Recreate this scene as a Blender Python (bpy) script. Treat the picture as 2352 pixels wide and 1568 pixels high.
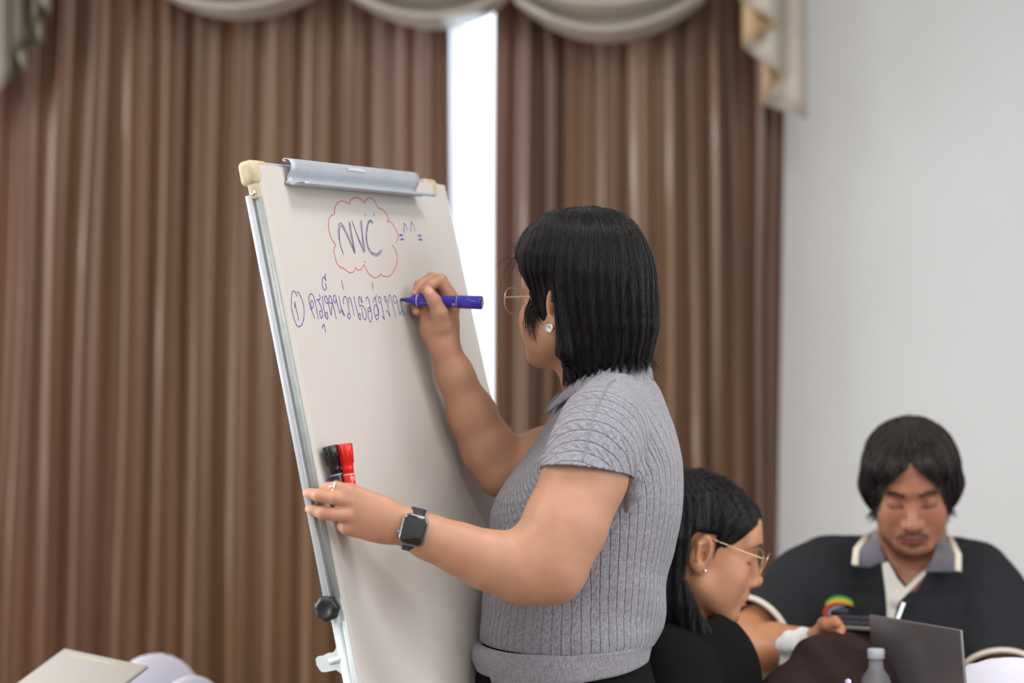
import bpy, bmesh, math
import numpy as np
from mathutils import Vector
for o in list(bpy.data.objects): bpy.data.objects.remove(o, do_unlink=True)
SC = bpy.context.scene; COL = SC.collection
R = math.radians
# ---------------------------------------------------------------- camera
FPX = 5553.0; CAMH = 1.46; TH = -math.atan(84 / FPX)
CC = np.array([0, 0, CAMH]); FW = np.array([0, math.cos(TH), math.sin(TH)]); UP = np.array([0, -math.sin(TH), math.cos(TH)])
def J(x, y, d):
    """a point d metres in front of the camera seen at photo pixel x, y"""
    return CC + d * FW + np.array([(x - 1176) / FPX * d, 0, 0]) + UP * (784 - y) / FPX * d
def m_(px, d): return px * d / FPX
cam = bpy.data.cameras.new('camera'); co = bpy.data.objects.new('camera', cam); COL.objects.link(co)
cam.sensor_width = 36; cam.lens = 36 * FPX / 2352; cam.clip_start = .05; cam.clip_end = 100
co.location = CC; co.rotation_euler = (R(90) + TH, 0, 0)
cam.dof.use_dof = True; cam.dof.focus_distance = 3.53; cam.dof.aperture_fstop = 2.35; cam.dof.aperture_blades = 9
SC.camera = co
SC.view_settings.view_transform = 'Standard'; SC.view_settings.look = 'None'
SC.view_settings.exposure = 0; SC.view_settings.gamma = 1; SC.view_settings.use_curve_mapping = False
# ---------------------------------------------------------------- light
w = bpy.data.worlds.new('sky'); SC.world = w; w.use_nodes = True
w.node_tree.nodes['Background'].inputs[0].default_value = (.80, .90, 1, 1); w.node_tree.nodes['Background'].inputs[1].default_value = 3.0
def area(name, loc, rot, sx, sy, power, col):
    l = bpy.data.lights.new(name, 'AREA'); l.shape = 'RECTANGLE'; l.size = sx; l.size_y = sy; l.energy = power; l.color = col
    o = bpy.data.objects.new(name, l); COL.objects.link(o); o.location = loc; o.rotation_euler = rot; return o
area('side_daylight', (3.9, 1.0, 1.9), (0, R(82), 0), 1.9, 3.4, 72, (.90, .95, 1))          # the window in the right wall
area('side_daylight', (-3.5, 3.5, 1.8), (0, R(-84), 0), 1.9, 2.4, 105, (.97, .98, 1))        # unseen source, added to rake light across the curtain folds
for lx in (-1.9, .6, 2.6):
    for ly in (-1.2, .9, 3.0):
        area('ceiling_panel_light', (lx, ly, 3.16), (0, 0, 0), .6, .6, 21, (1, .965, .92))
# ---------------------------------------------------------------- materials
def mat(name, col, rough=.5, metal=0, sheen=0, spec=.5, var=0, vscale=40, bump=0, bscale=200, attr=False, sss=0, trans=0, coat=0, emit=0, stretch=None, bdist=.001):
    m = bpy.data.materials.new(name); m.use_nodes = True; nt = m.node_tree; N = nt.nodes; L = nt.links
    b = N['Principled BSDF']; b.inputs['Base Color'].default_value = (*col, 1); b.inputs['Roughness'].default_value = rough
    b.inputs['Metallic'].default_value = metal; b.inputs['Specular IOR Level'].default_value = spec
    b.inputs['Sheen Weight'].default_value = sheen; b.inputs['Coat Weight'].default_value = coat
    b.inputs['Transmission Weight'].default_value = trans
    if emit: b.inputs['Emission Color'].default_value = (*col, 1); b.inputs['Emission Strength'].default_value = emit
    if sss:
        b.inputs['Subsurface Weight'].default_value = sss; b.inputs['Subsurface Radius'].default_value = (1, .35, .2); b.inputs['Subsurface Scale'].default_value = .012
    tc = N.new('ShaderNodeTexCoord'); mp = N.new('ShaderNodeMapping'); L.new(tc.outputs['Object'], mp.inputs[0])
    if stretch: mp.inputs['Scale'].default_value = stretch
    src = None
    if attr:
        a = N.new('ShaderNodeAttribute'); a.attribute_name = 'tint'; src = a.outputs['Color']
    if var:
        n = N.new('ShaderNodeTexNoise'); n.inputs['Scale'].default_value = vscale; n.inputs['Detail'].default_value = 4; L.new(mp.outputs[0], n.inputs[0])
        mr = N.new('ShaderNodeMapRange'); mr.inputs[1].default_value = .3; mr.inputs[2].default_value = .7; mr.inputs[3].default_value = 1 - var; mr.inputs[4].default_value = 1 + var
        L.new(n.outputs[0], mr.inputs[0])
        mx = N.new('ShaderNodeMix'); mx.data_type = 'RGBA'; mx.blend_type = 'MULTIPLY'; mx.inputs[0].default_value = 1
        if src: L.new(src, mx.inputs[6])
        else: mx.inputs[6].default_value = (*col, 1)
        L.new(mr.outputs[0], mx.inputs[7]); src = mx.outputs[2]
    if src: L.new(src, b.inputs['Base Color'])
    if bump:
        n = N.new('ShaderNodeTexNoise'); n.inputs['Scale'].default_value = bscale; n.inputs['Detail'].default_value = 3; L.new(mp.outputs[0], n.inputs[0])
        bp = N.new('ShaderNodeBump'); bp.inputs['Strength'].default_value = bump; bp.inputs['Distance'].default_value = bdist
        L.new(n.outputs[0], bp.inputs['Height']); L.new(bp.outputs[0], b.inputs['Normal'])
    return m
M = {}
# ---------------------------------------------------------------- object helpers
def link(name, me, m=None, parent=None, kind=None, smooth=True):
    o = bpy.data.objects.new(name, me); COL.objects.link(o)
    if m: me.materials.append(m)
    if smooth and isinstance(me, bpy.types.Mesh) and len(me.polygons): me.polygons.foreach_set('use_smooth', [True] * len(me.polygons))
    if parent:
        o.parent = parent; o.location = -Vector(parent.get('base', (0, 0, 0)))
    if kind: o['kind'] = kind
    return o
def thing(name, label, cat, base=(0, 0, 0), group=None):
    """an Empty at the thing's base; children are written in world coordinates and shifted back by link()"""
    o = bpy.data.objects.new(name, None); COL.objects.link(o); o.location = base; o['base'] = tuple(float(v) for v in base)
    o['label'] = label; o['category'] = cat
    if group: o['group'] = group
    o.empty_display_size = .05
    return o
def sub(name, me, m, part, smooth=True):
    o = bpy.data.objects.new(name, me); COL.objects.link(o)
    if m: me.materials.append(m)
    if smooth: me.polygons.foreach_set('use_smooth', [True] * len(me.polygons))
    o.parent = part; return o
def tag(o, label, cat, group=None):
    o['label'] = label; o['category'] = cat
    if group: o['group'] = group
    return o
def mesh(V, F, name='m'):
    me = bpy.data.meshes.new(name); me.from_pydata([tuple(map(float, v)) for v in V], [], [tuple(map(int, f)) for f in F]); me.update(); return me
def npmesh(V, Q, name='m'):
    me = bpy.data.meshes.new(name); nv, nq = len(V), len(Q)
    me.vertices.add(nv); me.vertices.foreach_set('co', np.ascontiguousarray(V, np.float32).ravel())
    me.loops.add(nq * 4); me.loops.foreach_set('vertex_index', np.ascontiguousarray(Q, np.int32).ravel())
    me.polygons.add(nq); me.polygons.foreach_set('loop_start', np.arange(0, nq * 4, 4, dtype=np.int32))
    me.update(calc_edges=True); me.validate(); return me
def merge(parts):
    V = []; F = []
    for v, f in parts:
        n = len(V); V += [tuple(map(float, p)) for p in v]; F += [tuple(int(i) + n for i in q) for q in f]
    return V, F
def tube(path, rad, seg=10, cap=True, flat=None):
    """round or flattened bar along a list of points; flat=(normal, factor)"""
    P = np.array(path, float); n = len(P); rad = np.broadcast_to(rad, n)
    T = np.gradient(P, axis=0); T /= np.linalg.norm(T, axis=1)[:, None] + 1e-12
    ref = np.array([0, 0, 1.]) if abs(T[0] @ [0, 0, 1]) < .9 else np.array([1., 0, 0])
    if flat is not None: ref = np.array(flat[0], float)
    V = []; a = np.cross(T[0], ref); a /= np.linalg.norm(a)
    for i in range(n):
        if flat is not None: a = np.cross(T[i], ref)
        a = a - T[i] * (a @ T[i]); a /= np.linalg.norm(a); b = np.cross(T[i], a)
        fb = flat[1] if flat is not None else 1
        for k in range(seg):
            t = 2 * math.pi * k / seg; V.append(P[i] + rad[i] * (math.cos(t) * a + fb * math.sin(t) * b))
    F = [(i * seg + k, i * seg + (k + 1) % seg, (i + 1) * seg + (k + 1) % seg, (i + 1) * seg + k) for i in range(n - 1) for k in range(seg)]
    if cap: F += [tuple(range(seg))[::-1], tuple((n - 1) * seg + k for k in range(seg))]
    return V, F
def lathe(a, b, prof, seg=28):
    """profile of (t along a->b in metres, radius)"""
    a = np.array(a, float); b = np.array(b, float); t = (b - a) / np.linalg.norm(b - a)
    ref = np.array([0, 0, 1.]) if abs(t[2]) < .9 else np.array([1., 0, 0]); x = np.cross(t, ref); x /= np.linalg.norm(x); y = np.cross(t, x)
    V = [a + t * s + r * (math.cos(2 * math.pi * k / seg) * x + math.sin(2 * math.pi * k / seg) * y) for s, r in prof for k in range(seg)]
    n = len(prof); F = [(i * seg + k, (i + 1) * seg + k, (i + 1) * seg + (k + 1) % seg, i * seg + (k + 1) % seg) for i in range(n - 1) for k in range(seg)]
    F += [tuple(range(seg)), tuple((n - 1) * seg + k for k in range(seg))[::-1]]
    return V, F
def prism(poly, off):
    """planar polygon of 3D points extruded by vector off"""
    n = len(poly); P = [np.array(p, float) for p in poly]; V = P + [p + np.array(off) for p in P]
    F = [tuple(range(n))[::-1], tuple(range(n, 2 * n))] + [(i, (i + 1) % n, n + (i + 1) % n, n + i) for i in range(n)]
    return V, F
def rbox(c, ax, half, bev=.002, seg=2):
    """rounded box with axes ax (3 rows) -> mesh"""
    bm = bmesh.new(); bmesh.ops.create_cube(bm, size=2)
    for v in bm.verts: v.co = Vector((v.co.x * half[0], v.co.y * half[1], v.co.z * half[2]))
    if bev: bmesh.ops.bevel(bm, geom=bm.edges[:], offset=bev, segments=seg, affect='EDGES', profile=.5)
    A = np.array(ax, float)
    for v in bm.verts: v.co = Vector(np.array(c) + v.co.x * A[0] + v.co.y * A[1] + v.co.z * A[2])
    bmesh.ops.recalc_face_normals(bm, faces=bm.faces[:])
    V = [tuple(v.co) for v in bm.verts]; F = [tuple(v.index for v in f.verts) for f in bm.faces]; bm.free(); return V, F
I3 = np.eye(3)
def solidify(o, t, off=-1):
    md = o.modifiers.new('thickness', 'SOLIDIFY'); md.thickness = t; md.offset = off; return o
# ---------------------------------------------------------------- implicit surfaces
class Pr:
    def __init__(s, f, bc, br, k=.01, op='+'): s.f, s.bc, s.br, s.k, s.op = f, np.array(bc, float), br, k, op
def cone(a, b, r1, r2, k=.01, op='+', flat=None):
    a = np.array(a, float); b = np.array(b, float); ab = b - a; L2 = ab @ ab + 1e-12
    fn = None
    if flat is not None: fn = np.array(flat[0], float); fn /= np.linalg.norm(fn); fs = 1 / flat[1] - 1
    def f(P):
        q = P - a; t = np.clip(q @ ab / L2, 0, 1); q = q - t[:, None] * ab
        if fn is not None: q = q + (q @ fn)[:, None] * fn * fs
        return np.sqrt((q * q).sum(1)) - (r1 + t * (r2 - r1))
    return Pr(f, (a + b) / 2, math.sqrt(L2) / 2 + max(r1, r2), k, op)
def chain(pts, rad, k=.004, flat=None):
    return [cone(pts[i], pts[i + 1], rad[i], rad[i + 1], k, '+', flat) for i in range(len(pts) - 1)]
def ell(c, r, Rm=I3, k=.01, op='+'):
    c = np.array(c, float); r = np.array(r, float); Rm = np.array(Rm, float); mn = r.min()
    def f(P):
        q = (P - c) @ Rm; a = q / r; k1 = np.sqrt((a * a).sum(1)); b = a / r; k2 = np.sqrt((b * b).sum(1)) + 1e-9
        return np.where(k1 < .3, (k1 - 1) * mn, k1 * (k1 - 1) / k2)
    return Pr(f, c, r.max(), k, op)
def stack(rows, k=.02, op='+', p=2.0, grow=0):
    """rows (z, cx, cy, a, b) from top to bottom or back, smoothly interpolated"""
    A = np.array(sorted(rows), float); z = A[:, 0]
    zz = np.linspace(z[0], z[-1], 240); D = [np.interp(zz, z, A[:, i]) for i in range(1, 5)]
    ker = np.exp(-np.linspace(-2, 2, 13)**2); ker /= ker.sum()
    D = [np.convolve(np.pad(d, 6, mode='edge'), ker, 'valid') for d in D]
    def f(P):
        c = [np.interp(P[:, 2], zz, d) for d in D]; a = c[2] + grow; b = c[3] + grow
        x = (P[:, 0] - c[0]) / a; y = (P[:, 1] - c[1]) / b
        k1 = (np.abs(x)**p + np.abs(y)**p)**(1 / p) + 1e-9; g = np.sqrt((x / a)**2 + (y / b)**2) / (np.sqrt(x * x + y * y) + 1e-9) + 1e-9
        d = (k1 - 1) / g
        return np.maximum(d, np.maximum(z[0] - P[:, 2], P[:, 2] - z[-1]))
    bc = np.array([A[:, 1].mean(), A[:, 2].mean(), (z[0] + z[-1]) / 2]); ext = np.array([np.abs(A[:, 1] - bc[0]).max() + A[:, 3].max(), np.abs(A[:, 2] - bc[1]).max() + A[:, 4].max(), (z[-1] - z[0]) / 2]) + grow
    return Pr(f, bc, np.linalg.norm(ext), k, op)
def smin(a, b, k):
    h = np.maximum(k - np.abs(a - b), 0) / k; return np.minimum(a, b) - h * h * k * .25
def ev(prims, P):
    d = np.full(len(P), 9.)
    for p in prims:
        v = p.f(P); k = max(p.k, 1e-5)
        if p.op == '+': d = smin(d, v, k)
        elif p.op == '-': d = -smin(-d, v, k)
        else: d = -smin(-d, -v, k)
    return d
def group(prims, k=.004, op='+'):
    lo = np.min([p.bc - p.br for p in prims if p.op == '+'], 0); hi = np.max([p.bc + p.br for p in prims if p.op == '+'], 0)
    return Pr(lambda P: ev(prims, P), (lo + hi) / 2, np.linalg.norm(hi - lo) / 2, k, op)
def grad(prims, P, e=4e-4):
    d = ev(prims, P); g = np.stack([ev(prims, P + e * np.eye(3)[i]) - d for i in range(3)], 1) / e
    return d, g
def extract(prims, h, lo=None, hi=None, B=16):
    adds = [p for p in prims if p.op == '+']
    if lo is None: lo = np.min([p.bc - p.br - p.k for p in adds], 0) - h
    if hi is None: hi = np.max([p.bc + p.br + p.k for p in adds], 0) + h
    lo = np.array(lo, float); hi = np.array(hi, float); S = B * h; nb = np.ceil((hi - lo) / S).astype(int)
    g = np.stack(np.meshgrid(*[np.arange(n) for n in nb], indexing='ij'), -1).reshape(-1, 3); cen = lo + (g + .5) * S
    rad = S * math.sqrt(3) / 2
    dc = np.concatenate([ev(prims, c) for c in np.array_split(cen, max(1, len(cen) // 40000))])
    act = np.abs(dc) < rad * 1.35 + .006
    NX = int(nb[0] * B + 2); NY = int(nb[1] * B + 2); NZ = int(nb[2] * B + 2)
    li = np.arange(B + 1) * h; loc = np.stack(np.meshgrid(li, li, li, indexing='ij'), -1).reshape(-1, 3)
    keys = []; verts = []; quads = []
    for gi, c in zip(g[act], cen[act]):
        pl = [p for p in prims if p.op == '^' or np.linalg.norm(c - p.bc) - p.br < rad + p.k + .01]
        if not any(p.op == '+' for p in pl): continue
        base = gi * B; D = ev(pl, lo + base * h + loc).reshape(B + 1, B + 1, B + 1); s = D < 0
        if s.all() or not s.any(): continue
        cs = np.zeros((B, B, B), np.int8)
        for i in (0, 1):
            for j in (0, 1):
                for k in (0, 1): cs += s[i:B + i, j:B + j, k:B + k]
        ci = np.argwhere((cs > 0) & (cs < 8))
        acc = np.zeros((len(ci), 3)); cnt = np.zeros(len(ci))
        for ax in range(3):
            for a in (0, 1):
                for b in (0, 1):
                    o1 = np.zeros(3, int); oth = [i for i in range(3) if i != ax]; o1[oth[0]] = a; o1[oth[1]] = b; o2 = o1.copy(); o2[ax] = 1
                    p1 = ci + o1; p2 = ci + o2; d1 = D[tuple(p1.T)]; d2 = D[tuple(p2.T)]; cr = (d1 < 0) != (d2 < 0)
                    t = np.where(cr, d1 / np.where(cr, d1 - d2, 1), 0); pt = p1 + t[:, None] * (o2 - o1)
                    acc += pt * cr[:, None]; cnt += cr
        V = lo + (base + acc / cnt[:, None]) * h
        for _ in range(2):
            d, gr = grad(pl, V); n2 = (gr * gr).sum(1); st = np.clip(d / np.maximum(n2, .1), -h, h); V = V - st[:, None] * gr
        ck = base + ci; keys.append((ck[:, 0] * NY + ck[:, 1]) * NZ + ck[:, 2]); verts.append(V)
        for ax in range(3):
            o = np.zeros(3, int); o[ax] = 1
            sl = s[:B, :B, :B]; s2 = s[o[0]:B + o[0], o[1]:B + o[1], o[2]:B + o[2]]
            e = np.argwhere(sl != s2)
            if not len(e): continue
            sg = sl[tuple(e.T)]; e = e + base; u, v = [(1, 2), (2, 0), (0, 1)][ax]; du = np.zeros(3, int); dv = np.zeros(3, int); du[u] = 1; dv[v] = 1
            cells = [e - du - dv, e - dv, e, e - du]
            K = np.stack([(q[:, 0] * NY + q[:, 1]) * NZ + q[:, 2] for q in cells], 1); K[~sg] = K[~sg][:, ::-1]; quads.append(K)
    keys = np.concatenate(keys); verts = np.concatenate(verts); quads = np.concatenate(quads)
    od = np.argsort(keys); ks = keys[od]; idx = np.clip(np.searchsorted(ks, quads), 0, len(ks) - 1); ok = (ks[idx] == quads).all(1)
    return verts, od[idx[ok]]
def trim(V, Q, cuts):
    """open the surface where any cut function is > 0, with a clean edge"""
    for c in cuts:
        v = c(V); keep = (v[Q] <= 0).any(1); Q = Q[keep]; used = np.unique(Q); mv = used[v[used] > 0]
        P = V[mv].copy()
        for _ in range(3):
            d = c(P); e = 1e-4; g = np.stack([c(P + e * np.eye(3)[i]) - d for i in range(3)], 1) / e; P -= (d / np.maximum((g * g).sum(1), 1e-6))[:, None] * g
        V[mv] = P; re = np.full(len(V), -1); re[used] = np.arange(len(used)); V = V[used]; Q = re[Q]
    return V, Q
def fattr(me, name, arr):
    a = me.attributes.new(name, 'FLOAT', 'POINT'); a.data.foreach_set('value', np.ascontiguousarray(arr, np.float32))
def tintattr(me, C):
    a = me.color_attributes.new('tint', 'FLOAT_COLOR', 'POINT'); c = np.ones((len(C), 4), np.float32); c[:, :3] = C; a.data.foreach_set('color', c.ravel())
def lin(h):
    c = np.array([int(h[i:i + 2], 16) for i in (0, 2, 4)]) / 255.; return tuple(np.where(c <= .04045, c / 12.92, ((c + .055) / 1.055)**2.4))
def paint(V, C, spots):
    for c, r, col, soft, amt in spots:
        if isinstance(c, tuple) and len(c) == 3 and hasattr(c[0], '__len__'):   # oriented ellipsoid: centre, axes, radii
            q = (V - c[0]) @ c[1] / c[2]; d = np.sqrt((q * q).sum(1))
        else: d = np.linalg.norm(V - c, axis=1) / r
        a = np.clip((1 - d) / soft, 0, 1) * amt; a = a * a * (3 - 2 * a) if amt == 1 else a
        C[:] = C * (1 - a[:, None]) + np.array(col) * a[:, None]
def vnoise(P, s, seed=0):
    r = np.random.default_rng(seed); out = 0
    for _ in range(5):
        k = r.normal(size=3) * s; out = out + np.sin(P @ k + r.uniform(0, 6.28))
    return out / 5
# ================================================================ ROOM
M['wall'] = mat('wall_paint', lin('e4e7e9'), .85, var=.02, vscale=3, bump=.1, bscale=60)
M['ceil'] = mat('ceiling_paint', lin('ebe8e2'), .9)
M['floor'] = mat('floor_carpet', lin('7d6a58'), .95, var=.2, vscale=80, bump=.6, bscale=300)
M['skirt'] = mat('skirting_paint', lin('cfc9c0'), .5)
X0, X1, Y0, Y1, ZT = -3.7, 4.2, -2.6, 6.36, 3.2
def box(x0, x1, y0, y1, z0, z1): return rbox(((x0 + x1) / 2, (y0 + y1) / 2, (z0 + z1) / 2), I3, ((x1 - x0) / 2, (y1 - y0) / 2, (z1 - z0) / 2), 0)
link('floor', mesh(*box(X0, X1, Y0, Y1 + .2, -.1, 0)), M['floor'], kind='structure', smooth=False)
link('ceiling', mesh(*box(X0 - .2, X1 + .2, Y0 - .2, Y1 + .2, ZT, ZT + .1)), M['ceil'], kind='structure', smooth=False)
link('wall_left', mesh(*box(X0 - .2, X0, Y0, Y1 + .2, 0, ZT)), M['wall'], kind='structure', smooth=False)
link('wall_right', mesh(*box(X1, X1 + .2, Y0, Y1 + .2, 0, ZT)), M['wall'], kind='structure', smooth=False)
link('wall_front', mesh(*box(X0 - .2, X1 + .2, Y0 - .2, Y0, 0, ZT)), M['wall'], kind='structure', smooth=False)
WX0, WX1, WZ0, WZ1 = -2.4, .62, .35, 2.75      # window opening in the back wall
link('wall_back', mesh(*merge([box(X0, WX0, Y1, Y1 + .2, 0, ZT), box(WX1, X1, Y1, Y1 + .2, 0, ZT), box(WX0, WX1, Y1, Y1 + .2, 0, WZ0), box(WX0, WX1, Y1, Y1 + .2, WZ1, ZT)])), M['wall'], kind='structure', smooth=False)
link('baseboard_back', mesh(*box(WX1, X1, Y1 - .015, Y1, 0, .1)), M['skirt'], kind='structure', smooth=False)
M['winframe'] = mat('window_frame_paint', lin('f0f0f0'), .4)
gm = bpy.data.materials.new('window_glass'); gm.use_nodes = True; nt = gm.node_tree; nt.nodes.remove(nt.nodes['Principled BSDF'])
tr = nt.nodes.new('ShaderNodeBsdfTransparent'); gl = nt.nodes.new('ShaderNodeBsdfGlossy'); gl.inputs['Roughness'].default_value = .02; mxs = nt.nodes.new('ShaderNodeMixShader'); mxs.inputs[0].default_value = .06
nt.links.new(tr.outputs[0], mxs.inputs[1]); nt.links.new(gl.outputs[0], mxs.inputs[2]); nt.links.new(mxs.outputs[0], nt.nodes['Material Output'].inputs[0])
fr = []
for x in (WX0 + .03, -1.35, -.35, WX1 - .03): fr.append(box(x - .03, x + .03, Y1 + .06, Y1 + .11, WZ0, WZ1))
for z in (WZ0 + .03, WZ1 - .03): fr.append(box(WX0, WX1, Y1 + .062, Y1 + .108, z - .03, z + .03))
win = link('window_1', mesh(*merge(fr)), M['winframe'], kind='structure', smooth=False)
for a, b in ((WX0 + .06, -1.38), (-1.32, -.38), (-.32, WX1 - .06)):
    sub('pane', mesh(*box(a, b, Y1 + .08, Y1 + .086, WZ0 + .05, WZ1 - .05)), gm, win, False)
# ================================================================ CURTAINS
def cloth_mat(name, face, back=None, spec=.5, rough=.42, tl=.12, tlc=(.9, .5, .22), var=.1, sheen=.3, vs=(1, 1, .12)):
    m = mat(name, face, rough, sheen=sheen, spec=spec, var=var, vscale=9, stretch=vs)
    nt = m.node_tree; b = nt.nodes['Principled BSDF']; t = nt.nodes.new('ShaderNodeBsdfTranslucent'); t.inputs[0].default_value = (*tlc, 1)
    x = nt.nodes.new('ShaderNodeMixShader'); x.inputs[0].default_value = tl; nt.links.new(b.outputs[0], x.inputs[1]); nt.links.new(t.outputs[0], x.inputs[2]); nt.links.new(x.outputs[0], nt.nodes['Material Output'].inputs[0])
    b.inputs['Sheen Roughness'].default_value = .4; return m
M['curtain'] = cloth_mat('curtain_satin', lin('785a46'), rough=.30, tl=.06, spec=.8)
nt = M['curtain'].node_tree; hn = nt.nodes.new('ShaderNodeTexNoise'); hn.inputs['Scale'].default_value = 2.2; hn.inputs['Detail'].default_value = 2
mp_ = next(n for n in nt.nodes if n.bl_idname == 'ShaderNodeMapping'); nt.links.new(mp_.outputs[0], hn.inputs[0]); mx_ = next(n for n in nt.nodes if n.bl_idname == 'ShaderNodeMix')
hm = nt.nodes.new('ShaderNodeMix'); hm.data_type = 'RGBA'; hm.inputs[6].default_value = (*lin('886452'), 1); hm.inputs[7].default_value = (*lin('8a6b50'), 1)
hr = nt.nodes.new('ShaderNodeMapRange'); hr.inputs[1].default_value = .42; hr.inputs[2].default_value = .58; nt.links.new(hn.outputs[0], hr.inputs[0]); nt.links.new(hr.outputs[0], hm.inputs[0]); nt.links.new(hm.outputs[2], mx_.inputs[6])  # reddish to golden play of light on the satin, mixed into its colour
DC = 6.2
def cx_(p): return (p - 1176) / FPX * DC
def cz_(p): return CAMH + (700 - p) / FPX * DC
def curtain(name, label, ridges, x_end, seed):
    """ridges: (x at photo row 50, row 700, row 1500, depth of the fold)"""
    rg = np.random.default_rng(seed); zs = np.linspace(cz_(-430), .02, 46); rz = [cz_(1500), cz_(700), cz_(50)]
    R_ = list(ridges) + [x_end]; V = []; NS = 22
    wob = rg.uniform(-1, 1, (len(R_), 4)); cols = []
    for i in range(len(R_) - 1):
        for k in range(NS): cols.append((i, k / NS))
    cols.append((len(R_) - 1, 0))
    for z in zs:
        def xr(i):
            a, b, c = R_[i][:3]; zc = min(max(z, .3), 2.3)
            return cx_(np.interp(zc, rz, [c, b, a])) + .006 * wob[i][0] * math.sin(z * 3 + wob[i][1] * 3)
        xs = [xr(i) for i in range(len(R_))]
        for i, t in cols:
            if i == len(R_) - 1: x = xs[i]; y = .02
            else:
                x = xs[i] + (xs[i + 1] - xs[i]) * t; A = R_[i][3] * 1.5 * (.85 + .25 * math.sin(z * 1.7 + wob[i][2] * 3)); B_ = R_[i + 1][3] * 1.5
                # sharp crest at the ridge, long face falling back, deep gather just before the next ridge
                p = .5 + .5 * math.cos(2 * math.pi * min(t / .84, 1) * .5); q = 0 if t < .84 else (1 - math.cos(math.pi * (t - .84) / .16)) / 2
                bm_ = math.exp(-((t - .07) / .075)**2); y = -(A * (.62 * p + .48 * bm_ * min(1, t / .05 + .75)) + (B_ * .98 * q if t >= .84 else 0)) - .010 * math.sin(2 * math.pi * (t * 2.0 + wob[i][3])) * math.sin(math.pi * t)
                y += .03
            V.append((x, DC + y, z))
    nc = len(cols); F = [(a * nc + b, a * nc + b + 1, (a + 1) * nc + b + 1, (a + 1) * nc + b) for a in range(len(zs) - 1) for b in range(nc - 1)]
    o = link(name, mesh(V, F), M['curtain']); solidify(o, .002, 0); return tag(o, label, 'curtain')
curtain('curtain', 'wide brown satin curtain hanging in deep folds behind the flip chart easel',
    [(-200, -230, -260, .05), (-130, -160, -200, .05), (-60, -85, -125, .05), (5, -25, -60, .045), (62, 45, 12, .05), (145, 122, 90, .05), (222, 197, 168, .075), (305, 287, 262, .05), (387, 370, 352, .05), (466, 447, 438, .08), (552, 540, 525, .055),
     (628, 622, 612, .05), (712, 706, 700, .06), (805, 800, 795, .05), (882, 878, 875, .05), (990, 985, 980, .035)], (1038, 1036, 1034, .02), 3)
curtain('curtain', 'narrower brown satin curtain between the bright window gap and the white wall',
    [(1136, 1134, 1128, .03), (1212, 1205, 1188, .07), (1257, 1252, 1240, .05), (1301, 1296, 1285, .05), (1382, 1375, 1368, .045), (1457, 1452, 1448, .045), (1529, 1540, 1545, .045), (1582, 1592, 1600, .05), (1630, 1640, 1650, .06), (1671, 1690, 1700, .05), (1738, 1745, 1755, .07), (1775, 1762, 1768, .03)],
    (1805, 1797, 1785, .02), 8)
M['sheer'] = cloth_mat('sheer_voile', (.8, .82, .9), rough=.8, tl=.75, tlc=(.95, .95, 1), var=0, sheen=0)
V = []; nx = 30
for z in np.linspace(cz_(-400), .02, 12):
    for i in range(nx): V.append((cx_(960) + (cx_(1065) - cx_(960)) * i / (nx - 1), DC + .09 + .012 * math.sin(i * 1.3), z))
tag(link('sheer_curtain', mesh(V, [(a * nx + b, a * nx + b + 1, (a + 1) * nx + b + 1, (a + 1) * nx + b) for a in range(11) for b in range(nx - 1)]), M['sheer']), 'thin white sheer curtain edge in the bright window gap', 'curtain')
# ---- valance
M['swag'] = cloth_mat('valance_satin', lin('b9b0a3'), rough=.30, tl=.05, spec=1.0, tlc=(.8, .7, .5), var=.06, sheen=.2, vs=(1, 1, 1))
M['lining'] = cloth_mat('valance_lining', lin('bfa27c'), rough=.6, tl=.05, var=.05, sheen=.2, vs=(1, 1, 1))
def swag(label, cx, W, low, k, skew, seed):
    rg = np.random.default_rng(seed); V = []; ns, nt_ = 60, 110
    for j in range(nt_):
        t = j / (nt_ - 1)
        for i in range(ns):
            s = -1 + 2 * i / (ns - 1); x = cx + s * W * (1 - .12 * t) + skew * t * (1 - s * s)
            yb = low - k * (s * W)**2; yt = -300; g = t**.8
            py = yt + (yb - yt) * g if yb > yt else yt
            fold = .046 * (1 - .8 * s**4) * math.sin(2 * math.pi * (4.6 * t**1.25 + .12 * s)) * (.3 + t); belly = .07 * (1 - s * s) * math.sin(math.pi * min(1, t * .75 + .15))
            d = DC - .16 - belly - fold
            if t > .97: d += (t - .97) * .8
            V.append(((x - 1176) / FPX * (DC - .2), d, CAMH + (700 - py) / FPX * (DC - .2)))
    F = [(a * ns + b, a * ns + b + 1, (a + 1) * ns + b + 1, (a + 1) * ns + b) for a in range(nt_ - 1) for b in range(ns - 1)]
    o = link('valance_swag', mesh(V, F), M['swag']); solidify(o, .004, 0); tag(o, label, 'valance', 'draped swags along the top of the curtains')
swag('cream satin swag drooping above the left brown curtain', 545, 235, 38, .00135, 0, 1)
swag('cream satin swag drooping over the top of the bright window gap', 985, 225, 60, .0016, 12, 2)
swag('cream satin swag drooping lowest, above the narrower right curtain', 1402, 250, 92, .0015, -8, 3)
M['lining_shade'] = cloth_mat('valance_lining_shade', lin('544c3d'), rough=.5, tl=.03, var=.1, sheen=.1, vs=(1, 1, 1)); M['swag_shade'] = cloth_mat('valance_satin_shade', lin('8d8573'), rough=.35, tl=.05, var=.15, sheen=.2, vs=(3, 3, .5))  # darker copies of the valance cloths for the left tail, shade put into the colour
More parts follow.
